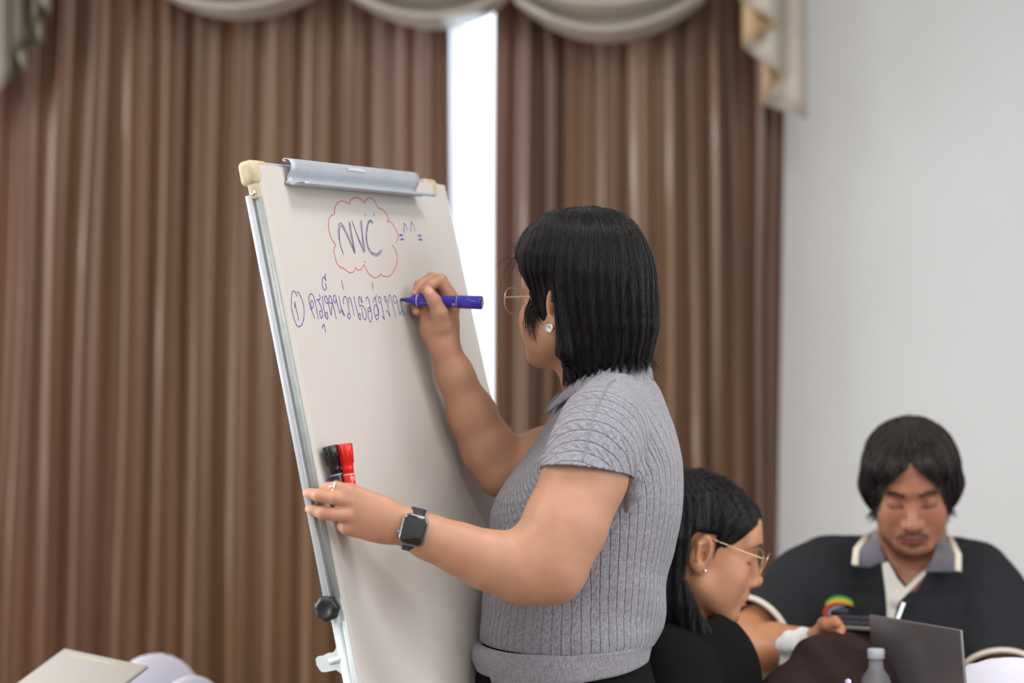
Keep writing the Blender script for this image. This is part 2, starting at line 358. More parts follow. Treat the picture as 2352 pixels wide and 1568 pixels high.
def tail(label, pts, d0, lining='lining', face='swag'):
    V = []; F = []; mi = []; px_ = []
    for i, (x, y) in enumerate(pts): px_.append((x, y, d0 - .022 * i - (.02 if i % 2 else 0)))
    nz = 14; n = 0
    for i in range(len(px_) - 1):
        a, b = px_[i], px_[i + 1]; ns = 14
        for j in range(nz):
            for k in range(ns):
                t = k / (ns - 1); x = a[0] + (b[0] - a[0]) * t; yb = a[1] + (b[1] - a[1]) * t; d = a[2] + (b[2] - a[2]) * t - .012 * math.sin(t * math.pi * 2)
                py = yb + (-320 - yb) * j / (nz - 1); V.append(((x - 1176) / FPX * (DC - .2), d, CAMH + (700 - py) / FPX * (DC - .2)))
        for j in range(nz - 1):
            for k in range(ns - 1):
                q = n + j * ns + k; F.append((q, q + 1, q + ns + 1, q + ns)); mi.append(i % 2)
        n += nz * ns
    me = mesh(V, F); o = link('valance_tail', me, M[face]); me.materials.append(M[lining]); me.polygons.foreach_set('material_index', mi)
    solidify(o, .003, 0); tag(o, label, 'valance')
tail('pleated cream cascade hanging at the right end of the valance beside the white wall', [(1862, 268), (1752, 235), (1797, 174), (1704, 106), (1785, 62), (1688, 0), (1765, -60), (1680, -120)], DC - .12)
tail('pleated cascade hanging at the upper left corner, its folds shaded', [(-110, 270), (2, 197), (57, 163), (32, 118), (102, 100), (86, 58), (128, 40), (98, 0), (135, -50), (110, -120)], DC - .12, 'lining_shade', 'swag_shade')
tag(link('curtain_pelmet', mesh(*rbox((.0 - .2, DC - .12, 2.72), I3, (2.3, .06, .12), .005)), M['winframe'], smooth=False), 'painted pelmet board carrying the valance above the curtains', 'pelmet')
# ================================================================ FLIP CHART EASEL
AL, BE, DL = R(66), R(12.5), 3.42
EW = np.array([math.cos(AL), math.sin(AL), 0]); n0 = np.array([math.sin(AL), -math.cos(AL), 0])
EV = math.cos(BE) * np.array([0, 0, 1.]) - math.sin(BE) * n0; EN = np.cross(EW, EV); EO = J(590, 372, DL)
def E_(u, v, n=0): return EO + EW * u - EV * v + EN * n          # u right along the board, v down, n out of the board
def pierce(x, y, o, n):
    r = J(x, y, 1.) - CC; return CC + r * (((o - CC) @ n) / (r @ n))
def uv_(p): q = p - EO; return q @ EW, -(q @ EV), q @ EN
M['alu'] = mat('aluminium', lin('b9c0ca'), .4, metal=.3, var=.05, vscale=30, bump=.05)
M['alu2'] = mat('aluminium_grey', lin('a2aaab'), .45, metal=.2, var=.08, vscale=60)
M['cream'] = mat('yellowed_plastic', lin('c0b596'), .5, var=.22, vscale=70)
M['whitemetal'] = mat('white_powder_coat', lin('cfdadd'), .4, var=.04, vscale=60)
M['boardwhite'] = mat('whiteboard_enamel', lin('dde0e2'), .25)
M['black'] = mat('black_plastic', (.012, .013, .016), .35)
M['chrome'] = mat('chrome', (.7, .7, .72), .2, metal=1)
easel = thing('flip_chart_easel', 'white and silver flip chart easel, board tilted back on its legs', 'easel', E_(.3, 1.66, -.05) * [1, 1, 0])
AX = [EW, EV, EN]
def eb(name, u0, u1, v0, v1, n_0, n_1, m, bev=.002, parent=easel, seg=2):
    return link(name, mesh(*rbox(E_((u0 + u1) / 2, (v0 + v1) / 2, (n_0 + n_1) / 2), AX, ((u1 - u0) / 2, (v1 - v0) / 2, (n_1 - n_0) / 2), bev, seg)), m, parent)
BW = .575
eb('board_panel', .004, BW, .008, .90, -.018, -.0035, M['boardwhite'])
eb('side_rail', -.013, .002, .045, .64, -.0225, -.0125, M['alu'], .0012)
link('rail_insert', mesh(*tube([E_(-.004, .05, -.0065), E_(-.004, .64, -.0065)], .0058, 14)), M['alu2'], easel)
eb('top_rail', .03, BW - .02, -.002, .010, -.021, -.003, M['alu'], .001)
eb('side_rail', BW - .004, BW + .008, .03, .9, -.0225, -.004, M['alu'], .0012)
eb('bottom_rail', .0, BW, .89, .905, -.022, -.003, M['alu'], .001)
eb('top_rail_slot', .033, .12, .0095, .0145, -.0215, -.0022, M['black'], .0005)
eb('corner_cap', -.0155, .034, -.0045, .032, -.026, .0005, M['cream'], .0085, seg=5)
eb('corner_cap', BW - .034, BW + .012, -.0045, .03, -.026, .0005, M['cream'], .0085, seg=5)
eb('corner_cap_tab', -.0125, -.001, .03, .052, -.016, -.0015, M['cream'], .002)
link('rivet', mesh(*lathe(E_(-.011, .043, -.009), E_(-.018, .043, -.009), [(0, .005), (.0025, .0048), (.004, .0035), (.0046, .0018), (.003, .0014)], 20)), M['chrome'], easel)
# lower leg plate with its tray bracket, in the plane of the board's left side
SP = lambda x, y: pierce(x, y, E_(-.006, 0), EW)
outl = [(762, 1375), (783, 1375), (803, 1480), (822, 1575), (852, 1720), (820, 1720), (796, 1580), (790, 1556), (783, 1546), (772, 1538), (748, 1543), (740, 1543), (734, 1538), (730, 1531), (727, 1527), (725, 1512), (730, 1507), (742, 1505), (753, 1499), (762, 1499), (768, 1495), (772, 1487), (768, 1450), (761, 1415)]
legm = link('leg_plate', mesh(*prism([SP(*p) for p in outl], EW * .004)), M['whitemetal'], easel, smooth=False)
link('leg_rib', mesh(*tube([SP(790, 1425), SP(815, 1568), SP(838, 1700)], .0035, 10)), M['whitemetal'], easel)
link('leg_rib', mesh(*tube([SP(778, 1425), SP(795, 1520), SP(803, 1568)], .0022, 8)), M['whitemetal'], easel)
link('bracket_rib', mesh(*tube([SP(757, 1519), SP(775, 1515), SP(788, 1511)], [.0045, .0042, .003], 10)), M['whitemetal'], easel)
kc = SP(762, 1395); kv = []
kn = bmesh.new(); segs = 84
rings = [(0, .012), (.004, .0185), (.011, .0185), (.014, .0165), (.0145, .010), (.0125, .006)]
V = []; kx, ky = EN, EV
for s, r in rings:
    for k in range(segs):
        a = 2 * math.pi * k / segs; rr = r * (1 - (.085 * (.5 - .5 * math.cos(7 * a)) if r > .012 else 0)); V.append(kc - EW * (s + .006) + rr * (math.cos(a) * kx + math.sin(a) * ky))
F = [(i * segs + k, (i + 1) * segs + k, (i + 1) * segs + (k + 1) % segs, i * segs + (k + 1) % segs) for i in range(len(rings) - 1) for k in range(segs)] + [tuple(range(segs)), tuple(5 * segs + k for k in range(segs))[::-1]]
link('tightening_knob', mesh(V, F), M['black'], easel); kn.free()
for u in (.0, BW):
    top = E_(u, .64 if u < .1 else .1, -.013); foot = E_(u, 1.69, -.013); foot = foot * [1, 1, 0] + np.array([0, 0, .012])
    link('leg', mesh(*merge([tube([top, foot], .0095, 12), tube([foot + [0, 0, .02], foot - [0, 0, .012]], .013, 12)])), M['whitemetal'], easel)
bt = E_(BW / 2, .99, -.02); bf = np.array([*(bt - n0 * .42)[:2], .012])
link('leg', mesh(*merge([tube([bt, bf], .0095, 12), tube([bf + [0, 0, .02], bf - [0, 0, .012]], .013, 12)])), M['whitemetal'], easel)
eb('leg_crossbar', 0, BW, 1.2, 1.22, -.02, -.006, M['whitemetal'])
# clip: aluminium extrusion swept along the board
oE = RPo = E_(0, 0, 0)
def prof_pt(x, y, u):                                             # profile drawn in the plane u = const
    return uv_(pierce(x, y, E_(u, 0), EW))
uc = uv_(pierce(653, 418, E_(0, 0), EN))[0]; ue = uv_(pierce(952, 440, E_(0, 0), EN))[0] - .008
pc = [(656, 368), (652, 370), (649.5, 367.5), (651, 364.5), (655, 363.5), (660, 364.5), (664, 367), (667, 371), (669, 377), (668.5, 387), (666, 395), (661.5, 402), (659.5, 409), (661, 417), (665, 422), (671, 424), (677, 422), (681, 418.5), (687, 416.5), (700, 417), (701, 420), (699, 423)]
pn = [prof_pt(x, y, uc) for x, y in pc]; mn_ = min(p[2] for p in pn); pn = [(p[1], p[2] - min(0, mn_) * 0) for p in pn]
V = []; ks = 24
for k in range(ks):
    t = k / (ks - 1)
    for i, (v, n) in enumerate(pn): V.append(E_(uc + (ue - uc + (.012 if i > 17 else 0)) * t, v, n))
n_ = len(pn); F = [(k * n_ + i, k * n_ + i + 1, (k + 1) * n_ + i + 1, (k + 1) * n_ + i) for k in range(ks - 1) for i in range(n_ - 1)]
clip = link('clamp_bar', mesh(V, F), M['alu'], easel); solidify(clip, .0016, 0)
c0 = prof_pt(660, 419, uc)
link('clamp_hinge_pin', mesh(*tube([E_(uc - .004, c0[1], c0[2]), E_(ue - .01, c0[1], c0[2])], .003, 12)), M['alu2'], easel)
# torn tape on the clamp
tp = [prof_pt(x, y, uc) for x, y in ((666, 369.8), (668.6, 373.5), (670.0, 377.5))]
V = [E_(uc + .17 + .055 * j / 6 + .004 * math.sin(j * 5 + i * 2), p[1], p[2] + .0012) for j in range(7) for i, p in enumerate(tp)]
M['tape'] = mat('clear_tape', lin('c6ccd2'), .15)
link('torn_tape', mesh(V, [(j * 3 + i, j * 3 + i + 1, j * 3 + i + 4, j * 3 + i + 3) for j in range(6) for i in range(2)]), M['tape'], easel, smooth=False)
# ---------------------------------------------------------------- paper pad
M['paper'] = mat('paper', lin('c9c4c1'), .75, var=.015, vscale=5, spec=.3)
M['paperedge'] = mat('paper_stack_edge', lin('cfc8ba'), .8)
PW = .628
def pn_(u, v):
    b = .0016
    e = max(0, v - .28); b += .006 * min(e / .5, 1)**2 * (math.sin(u * 9 + v * 5) * .6 + math.sin(u * 21 - v * 7) * .35) * min(1, u / .1)
    b += .012 * max(0, (u - .52) / .11)**2 * (-.6 + min(1, v / .5) * 1.0)
    b -= .010 * max(0, 1 - (u + .006) / .014)**2 
    b += .02 * max(0, v - .5)**1.5 * max(0, u / .6)
    return b
def sheet(name, label, off, w, h, m, uo=0):
    nu, nv = 90, 110; us = -.006 + uo + np.concatenate([np.linspace(0, .03, 16)[:-1], np.linspace(.03, w, nu - 15)]); V = [E_(u, .004 + h * (j / (nv - 1)), pn_(u, h * j / (nv - 1)) + off) for j in range(nv) for u in us]
    return mesh(V, [(a * nu + b, a * nu + b + 1, (a + 1) * nu + b + 1, (a + 1) * nu + b) for a in range(nv - 1) for b in range(nu - 1)])
pad = thing('paper_pad', 'large sheets of flip chart paper with blue handwriting under the silver clamp', 'paper', E_(.3, .9, 0))
link('front_sheet', sheet('', '', 0, PW, .96, M['paper']), M['paper'], pad)
for k in range(4): link('under_sheet', sheet('', '', -.0008 * (k + 1), PW - .002 * k, .962 + .004 * k, M['paper'], -.0006 * (k + 1)), M['paperedge'], pad)
M['inkblue'] = mat('blue_marker_ink', lin('3a37a8'), .6); M['inkdark'] = mat('dark_marker_ink', lin('4a4c63'), .6); M['inkred'] = mat('red_marker_ink', lin('d8495a'), .6)
def cat(pts, n=7):
    P = np.array(pts, float)
    if len(P) < 3: return np.array([P[0] + (P[-1] - P[0]) * t for t in np.linspace(0, 1, 5)])
    P = np.vstack([2 * P[0] - P[1], P, 2 * P[-1] - P[-2]]); out = []
    for i in range(1, len(P) - 2):
        for t in np.linspace(0, 1, n, endpoint=False):
            a, b, c, d = P[i - 1:i + 3]; out.append(.5 * (2 * b + (c - a) * t + (2 * a - 5 * b + 4 * c - d) * t * t + (3 * b - a - 3 * c + d) * t**3))
    return np.array(out + [P[-2]])
def strokes(lines, sc, ox, oy, wd):
    ms = []
    for ln in lines:
        c = cat([(ox + x / sc, oy + y / sc) for x, y in ln]); W = []
        for x, y in c:
            u, v, _ = uv_(pierce(x, y, E_(0, 0, .0018), EN)); W.append((u, v))
        W = np.array(W); T = np.gradient(W, axis=0); T /= np.linalg.norm(T, axis=1)[:, None] + 1e-9; Nn = np.stack([-T[:, 1], T[:, 0]], 1)
        k = wd * (1 + .18 * np.sin(np.arange(len(W)) * .9)); V = []
        for i in range(len(W)):
            for s in (-1, 1): q = W[i] + s * Nn[i] * k[i]; V.append(E_(q[0], q[1], pn_(*q) + .0005))
        ms.append((V, [(2 * i, 2 * i + 1, 2 * i + 3, 2 * i + 2) for i in range(len(W) - 1)]))
    return merge(ms)
A_ = (3.136, 500, 340); B_ = (7.84, 640, 600)
cloud = [[(850,697),(815,640),(797,560),(805,500),(842,472)], [(842,472),(842,440),(858,400),(890,381),(920,388),(947,403)], [(947,403),(960,375),(990,356),(1030,368),(1058,397)], [(1058,397),(1070,370),(1095,359),(1125,375),(1155,430)],
 [(1155,430),(1190,445),(1225,490),(1228,520),(1220,528)], [(1220,528),(1250,535),(1285,590),(1300,640),(1285,680)], [(1255,697),(1285,740),(1293,810),(1275,870),(1245,915),(1210,925),(1175,910),(1172,895)],
 [(1175,910),(1150,930),(1120,928),(1085,900),(1055,840)], [(1053,838),(1035,870),(1010,877),(990,857)], [(990,857),(988,875),(975,892),(950,896),(925,880),(903,862)], [(903,862),(890,862),(860,830),(840,760),(840,720),(850,697)], [(1052,818),(1065,818)]]
nvc = [[(906,768),(885,700),(868,620),(870,560),(882,541),(900,553),(930,610),(965,690),(992,760)], [(945,530),(955,610),(975,700),(985,755)], [(967,518),(1000,620),(1050,752)], [(1026,520),(1040,640),(1055,755)],
 [(1118,545),(1108,524),(1090,522),(1074,560),(1066,630),(1075,700),(1100,755),(1140,776),(1165,765),(1185,740)], [(1059,468),(1069,492)], [(1130,472),(1123,490)]]
nvb = [[(898,750),(880,680),(876,590),(884,560),(900,570),(940,650),(985,758)], [(952,535),(965,620),(988,745)], [(972,540),(1010,640),(1055,740)], [(1036,522),(1045,640),(1062,745)], [(1118,545),(1105,528),(1092,532),(1079,570),(1073,640),(1085,710),(1110,750),(1145,762),(1165,748),(1178,732)]]
emo = [[(1342,614),(1343,540),(1368,594)], [(1390,600),(1395,532),(1424,597)]]
emo2 = [[(1308,626),(1333,628)], [(1316,660),(1328,655),(1342,659)], [(1443,630),(1467,631)], [(1448,657),(1474,660)]]
thai = [[(330,635),(300,560),(265,535),(240,570),(228,700),(235,850),(270,1010),(320,1140),(360,1175),(410,1150),(445,1060),(460,930),(445,780),(400,640),(360,570),(335,550),(328,565)], [(290,845),(290,720)], [(290,720),(310,830),(365,1065)],
 [(650,1025),(600,900),(560,790),(542,680),(555,610),(585,585),(620,610),(650,700),(680,850),(715,1045)], [(600,855),(580,820),(580,730),(597,705),(620,740),(625,800),(600,855)],
 [(735,590),(745,660),(725,690),(690,685)], [(690,685),(730,740),(770,840),(790,960),(775,1025),(745,970),(738,900),(750,885),(768,915)],
 [(783,625),(800,760),(830,960),(850,1000),(875,1040),(885,990),(870,920),(850,925),(842,990)],
 [(898,740),(860,752),(828,690),(828,640),(845,622),(865,650),(890,740),(910,830),(945,970)], [(945,970),(955,870),(962,738)], [(958,745),(920,750),(902,680),(915,620),(935,630),(955,690),(985,800),(1040,1045)],
 [(1035,690),(1020,750),(995,710),(990,640),(1005,605),(1025,630),(1040,700),(1100,935)], [(1100,935),(1125,875),(1150,890),(1185,965),(1165,960),(1140,890),(1080,618)],
 [(1170,775),(1162,700),(1185,632),(1215,650),(1245,760),(1275,930),(1290,1000),(1270,1035),(1240,990),(1245,945),(1275,940)], [(1270,750),(1258,690),(1270,650),(1300,700),(1362,983)],
 [(1352,628),(1390,800),(1440,1000),(1470,1055),(1475,990),(1455,935),(1440,970),(1447,1010)], [(1487,630),(1503,745),(1470,680),(1450,635),(1438,690),(1450,800)], [(1450,800),(1500,795),(1550,850),(1580,970),(1560,1050),(1520,1000),(1490,820)],
 [(1575,715),(1572,670),(1592,642),(1620,690),(1650,830),(1680,980),(1660,1090),(1620,1030),(1605,900)], [(1600,860),(1630,830),(1655,880),(1630,905),(1600,870)],
 [(1705,750),(1710,690),(1730,655),(1745,660),(1762,597)], [(1738,660),(1770,790),(1800,960),(1790,850),(1745,785),(1718,830),(1720,920),(1760,1045),(1795,1020),(1790,970),(1760,965),(1745,1000)],
 [(1828,735),(1815,745),(1798,690),(1805,640),(1830,650),(1850,760),(1905,1050)], [(1905,1050),(1880,1010),(1857,970)], [(1945,700),(1920,725),(1900,660),(1912,630),(1940,690),(2008,1000)], [(2008,1000),(1970,920),(1950,888),(1935,905)],
 [(1990,745),(1978,690),(1985,620),(2000,603),(2030,690),(2112,1023)], [(2130,710),(2095,755),(2065,710),(2060,640),(2080,615),(2110,640),(2130,710),(2180,965)], [(2180,965),(2215,895),(2240,900),(2262,950),(2245,965),(2215,900),(2182,700)],
 [(840,213),(840,300),(850,350)], [(850,350),(815,275),(790,320),(787,430),(810,500),(838,515),(858,480),(840,390)], [(1132,342),(1150,430),(1170,515)], [(1675,382),(1690,430),(1697,525)], [(783,1212),(790,1160),(812,1150),(810,1120)], [(812,1120),(830,1200),(850,1290)]]
link('handwriting', mesh(*strokes(thai, *B_, .0006)), M['inkblue'], pad)
link('lettering', mesh(*merge([strokes(nvc, *A_, .0005)])), M['inkdark'], pad)['label'] = 'dark outline of the letters NVC'
link('lettering', mesh(*strokes(nvb, *A_, .00065)), M['inkblue'], pad)['label'] = 'blue inner strokes of the letters NVC'
link('face_doodle', mesh(*merge([strokes(emo, *A_, .0006), strokes(emo2, *A_, .0011)])), M['inkblue'], pad)['label'] = 'small blue smiling face with whiskers'
link('cloud_outline', mesh(*strokes(cloud, *A_, .0006)), M['inkred'], pad)['label'] = 'red cloud drawn around the letters'
# ================================================================ PEOPLE: shared builders
def skinmat(name): return mat(name, (1, 1, 1), .48, attr=True, var=.05, vscale=55, bump=.12, bscale=420, sss=.10, spec=.42, bdist=.0006)
M['skin'] = skinmat('skin')
M['hair'] = mat('black_hair', (.0045, .0044, .0055), .36, spec=.35, bump=.0)
M['hairbase'] = mat('black_hair_mass', (.004, .004, .005), .5, spec=.3, bump=.5, bscale=60, stretch=(6, 6, .6), bdist=.002)
M['gold'] = mat('rose_gold_wire', (.80, .55, .40), .22, metal=1)
M['goldy'] = mat('gold_wire', (.78, .58, .33), .25, metal=1)
M['silver'] = mat('silver', (.85, .85, .87), .15, metal=1)
lm = bpy.data.materials.new('spectacle_lens'); lm.use_nodes = True; nt = lm.node_tree; nt.nodes.remove(nt.nodes['Principled BSDF'])
tr = nt.nodes.new('ShaderNodeBsdfTransparent'); tr.inputs[0].default_value = (.86, .84, .84, 1); gl = nt.nodes.new('ShaderNodeBsdfGlossy'); gl.inputs['Roughness'].default_value = .03; mxs = nt.nodes.new('ShaderNodeMixShader'); mxs.inputs[0].default_value = .10
nt.links.new(tr.outputs[0], mxs.inputs[1]); nt.links.new(gl.outputs[0], mxs.inputs[2]); nt.links.new(mxs.outputs[0], nt.nodes['Material Output'].inputs[0]); M['lens'] = lm
class Frame:
    """local axes x right, y forward, z up"""
    def __init__(s, o, az, pitch=0, roll=0, sc=1.0):
        f = np.array([math.cos(az), math.sin(az), 0]); r = np.cross(f, [0, 0, 1]); u = np.array([0, 0, 1.])
        f, u = f * math.cos(pitch) - u * math.sin(pitch), u * math.cos(pitch) + f * math.sin(pitch)
        r, u = r * math.cos(roll) + u * math.sin(roll), u * math.cos(roll) - r * math.sin(roll)
        s.R = np.stack([r, f, u], 1); s.o = np.array(o, float); s.sc = sc
        s.j = 1.0
    def jaw(s, j): s.j = j; return s
    def p(s, *v):
        v = np.array(v[0] if len(v) == 1 else v, float) * s.sc
        if v[2] < 0: v[2] *= s.j
        return s.o + s.R @ v
    def loc(s, P): q = (P - s.o) @ s.R / s.sc; q[:, 2] = np.where(q[:, 2] < 0, q[:, 2] / s.j, q[:, 2]); return q
    def ell(s, c, r, k=.01, op='+', rot=None):
        Rm = s.R if rot is None else s.R @ rot
        return ell(s.p(c), np.array(r) * s.sc, Rm, k, op)
    def cone(s, a, b, r1, r2, k=.01, op='+', flat=None):
        return cone(s.p(a), s.p(b), r1 * s.sc, r2 * s.sc, k, op, None if flat is None else (s.R @ np.array(flat[0], float), flat[1]))
def rotx(a): c, s = math.cos(a), math.sin(a); return np.array([[1, 0, 0], [0, c, -s], [0, s, c]])
def rotz(a): c, s = math.cos(a), math.sin(a); return np.array([[c, -s, 0], [s, c, 0], [0, 0, 1]])
def roty(a): c, s = math.cos(a), math.sin(a); return np.array([[c, 0, s], [0, 1, 0], [-s, 0, c]])
def head(F0, wide=1.0, nose=1.0, lids=True, full=1.0, jz=1.0, eary=0):
    """a face with sockets, lids, nose, lips, ears; origin between the ear holes"""
    w_ = wide; F = F0.jaw(jz)
    L = [F.ell((0, -.014, .036), (.073 * w_, .094, .082), .02), F.ell((0, .022, -.002), (.064 * w_, .068, .080), .02),
         F.ell((0, .040, -.048), (.046 * w_, .044, .055), .025)]
    for s in (-1, 1):
        L += [F.cone((s * .050 * w_, .004, -.050), (s * .022, .066, -.092), .020, .017, .022), F.ell((s * .036 * w_, .052, -.026), (.026 * full, .028, .026), .02), F.ell((s * .038, .042, -.052), (.020 * full, .030, .028), .02),
              F.cone((s * .012, .088, .028), (s * .044 * w_, .070, .026), .009, .008, .012)]
    L += [F.ell((0, .070, -.098), (.019, .018, .015), .016), F.ell((0, .074, .050), (.050, .020, .034), .03)]
    for s in (-1, 1):
        L.append(F.ell((s * .031, .096, .006), (.016, .014, .0105), .014, '-'))
        L.append(F.ell((s * .031, .0745, .004), (.0145, .0135, .0125), .005))
    L += [F.cone((0, .086, .014), (0, .104 * nose + .002 * (nose - 1), -.030), .0075, .0105, .012), F.ell((0, .104 * nose, -.034), (.0115, .011, .0095), .008)]
    for s in (-1, 1): L += [F.ell((s * .0135, .095, -.038), (.0075, .0100, .0075), .006), F.ell((s * .0075, .1005, -.0455), (.0042, .0045, .003), .003, '-')]
    L += [F.ell((0, .079, -.064), (.027, .016, .022), .016), F.cone((0, .0945, -.048), (0, .0955, -.056), .0035, .004, .005)]
    lipU = [(-.023, .080, -.0665), (-.012, .0895, -.0630), (0, .0925, -.0645), (.012, .0895, -.0630), (.023, .080, -.0665)]
    lipL = [(-.021, .0805, -.0690), (-.010, .0885, -.0735), (0, .0905, -.0750), (.010, .0885, -.0735), (.021, .0805, -.0690)]
    rU = [.0018, .0045, .0050, .0045, .0018]; rL = [.0018, .0050, .0060, .0050, .0018]
    for i in range(4):
        L.append(F.cone(lipU[i], lipU[i + 1], rU[i], rU[i + 1], .004)); L.append(F.cone(lipL[i], lipL[i + 1], rL[i], rL[i + 1], .004))
    crease = [(-.024, .0835, -.0672), (-.010, .0950, -.0687), (0, .0970, -.0693), (.010, .0950, -.0687), (.024, .0835, -.0672)]
    for i in range(4): L.append(F.cone(crease[i], crease[i + 1], .0012, .0012, .0022, '-'))
    L.append(F.ell((0, .088, -.0835), (.018, .006, .005), .010, '-'))
    for s in (-1, 1):                                                          # ears
        rt = rotz(s * R(-24)) @ rotx(R(-12)); E = []
        c = np.array((s * .0765 * w_, -.010 + eary, .001))
        E.append(F.ell(c, (.0070, .0175, .0315), .004, rot=rt)); E.append(F.ell(c + (s * -.001, .004, -.026), (.0065, .0085, .0095), .008))
        E.append(F.ell(c + (s * .0062, .0015, .003), (.0050, .0105, .0205), .004, '-', rot=rt))
        E.append(F.cone(c + (s * .0035, -.003, -.012), c + (s * .0045, -.006, .012), .0030, .0026, .005)); E.append(F.cone(c + (s * .0045, -.006, .012), c + (s * .003, .004, .019), .0026, .0020, .005))
        E.append(F.ell(c + (s * .004, .0045, -.006), (.006, .0050, .0075), .004, '-')); E.append(F.ell(c + (s * .0015, .0125, -.007), (.0038, .0035, .0060), .004))
        L.append(group(E, .005))
    return L
def headpaint(F, C, V, lip, brow, skin_dark, lash=True, blush=None, bt=1.0):
    q = F.loc(V); x, y, z = q.T; ax = np.abs(x)
    def mixin(a, col):
        a = np.clip(a, 0, 1)[:, None]; C[:] = C * (1 - a) + np.array(col) * a
    ss = lambda e0, e1, v: np.clip((v - e0) / (e1 - e0), 0, 1)**2 * (3 - 2 * np.clip((v - e0) / (e1 - e0), 0, 1))
    front = y > .05
    if blush: mixin((1 - ss(.3, 1.2, np.hypot((ax - .042) / .022, (z + .026) / .018))) * front * .5, blush)
    # lips
    lz = -.0685 + .0; up = .0085 * (1 - (ax / .0245)**1.6).clip(0) ; lo = .0115 * (1 - (ax / .0245)**2).clip(0)
    ins = np.minimum((z - (lz - lo)) / .0012, (lz + up * .85 - z) / .0012); mixin(np.clip(ins, 0, 1) * (y > .074) * (ax < .0245), lip)
    mixin((1 - ss(.0006, .0016, np.abs(z + .0685))) * (ax < .023) * (y > .076) * .7, np.array(lip) * .35)
    # brows
    bz = .0245 + .004 * np.clip((ax - .014) / .02, 0, 1) - .006 * np.clip((ax - .038) / .014, 0, 1); th = .0036 * (1 - np.clip((ax - .03) / .026, 0, 1) * .6)
    mixin((1 - ss(.6, 1.1, np.abs(z - bz) / th / bt)) * (ax > .012) * (ax < .052) * (y > .05) * .85, brow)
    # closed-looking lids: a lash line following the lid curve
    if lash:
        ez = -.0035 - .0030 * (1 - ((ax - .031) / .015)**2).clip(0); mixin((1 - ss(.0006, .0019, np.abs(z - ez))) * (np.abs(ax - .031) < .0155) * (y > .05) * .95, (.01, .008, .008))
        mixin((1 - ss(.0004, .0012, np.abs(z - ez - .0095 - .001))) * (np.abs(ax - .031) < .014) * (y > .05) * .4, skin_dark)
def strands(name, prims, V, nseed, length, flow, stop_z, parent, rad=.00035, seed=0, steps=18, zmin=None, keep=None, mat_=None, lift=(-.0012, .0018), jit=.25, spread=1.0, drop=None):
    """locks of hair combed over the surface of prims; flow(P) gives the combing direction; stop_z(P) > 0 where hair hangs free"""
    rg = np.random.default_rng(seed); idx = rg.integers(0, len(V), nseed); P = V[idx] + rg.normal(size=(nseed, 3)) * .0015
    if keep is not None: P = P[keep(P)]; nseed = len(P)
    Ln = length * rg.uniform(.55, 1.15, nseed); st = (Ln / steps)[:, None]; off = rg.uniform(lift[0], lift[1], nseed); pts = [P.copy()]; D = None; free = np.zeros(nseed, bool)
    jv = rg.normal(size=(nseed, 3)) * jit
    for i in range(steps):
        d, g = grad(prims, P); n = g / (np.linalg.norm(g, axis=1)[:, None] + 1e-9); f = flow(P) + jv * .35; t = f - (f * n).sum(1)[:, None] * n; t /= np.linalg.norm(t, axis=1)[:, None] + 1e-9
        newfree = stop_z(P) > 0
        if D is not None: t = np.where((free | newfree)[:, None], D * .9 + np.array([0, 0, -.1]) * .9, t * .6 + D * .4)
        t /= np.linalg.norm(t, axis=1)[:, None] + 1e-9; free |= newfree
        P = P + t * st * np.where(free, .28, 1)[:, None]; D = t
        d, g = grad(prims, P); corr = np.where(free, 0, np.clip(d - off, -.004, .004)); P = P - (corr / np.maximum((g * g).sum(1), .5))[:, None] * g; pts.append(P.copy())
    A = np.stack(pts, 1); dE, _ = grad(prims, A[:, -1]); dM, _ = grad(prims, A[:, steps // 2]); ok = (np.abs(dE) < .08) & (np.abs(dM) < .012); 
    if drop is not None: ok &= ~(drop(A.reshape(-1, 3)).reshape(A.shape[:2]) > 0).any(1)
    A = A[ok]; nseed = len(A); n = A.shape[1]
    hc = bpy.data.hair_curves.new(name); hc.add_curves([n] * nseed); hc.attributes['position'].data.foreach_set('vector', A.astype(np.float32).ravel())
    rr = np.tile(rad * np.concatenate([np.linspace(.8, 1, 4), np.ones(n - 9), np.linspace(1, .15, 5)]), nseed) * np.repeat(rg.uniform(.7, 1.2, nseed), n)
    ra = hc.attributes.get('radius') or hc.attributes.new('radius', 'FLOAT', 'POINT'); ra.data.foreach_set('value', rr.astype(np.float32))
    hc.materials.append(mat_ or M['hair']); o = bpy.data.objects.new(name, hc); COL.objects.link(o); o.parent = parent; o['kind'] = 'stuff'; return o
def body_object(name, V, Q, C, m, parent):
    me = npmesh(V, Q); tintattr(me, C); return link(name, me, m, parent)
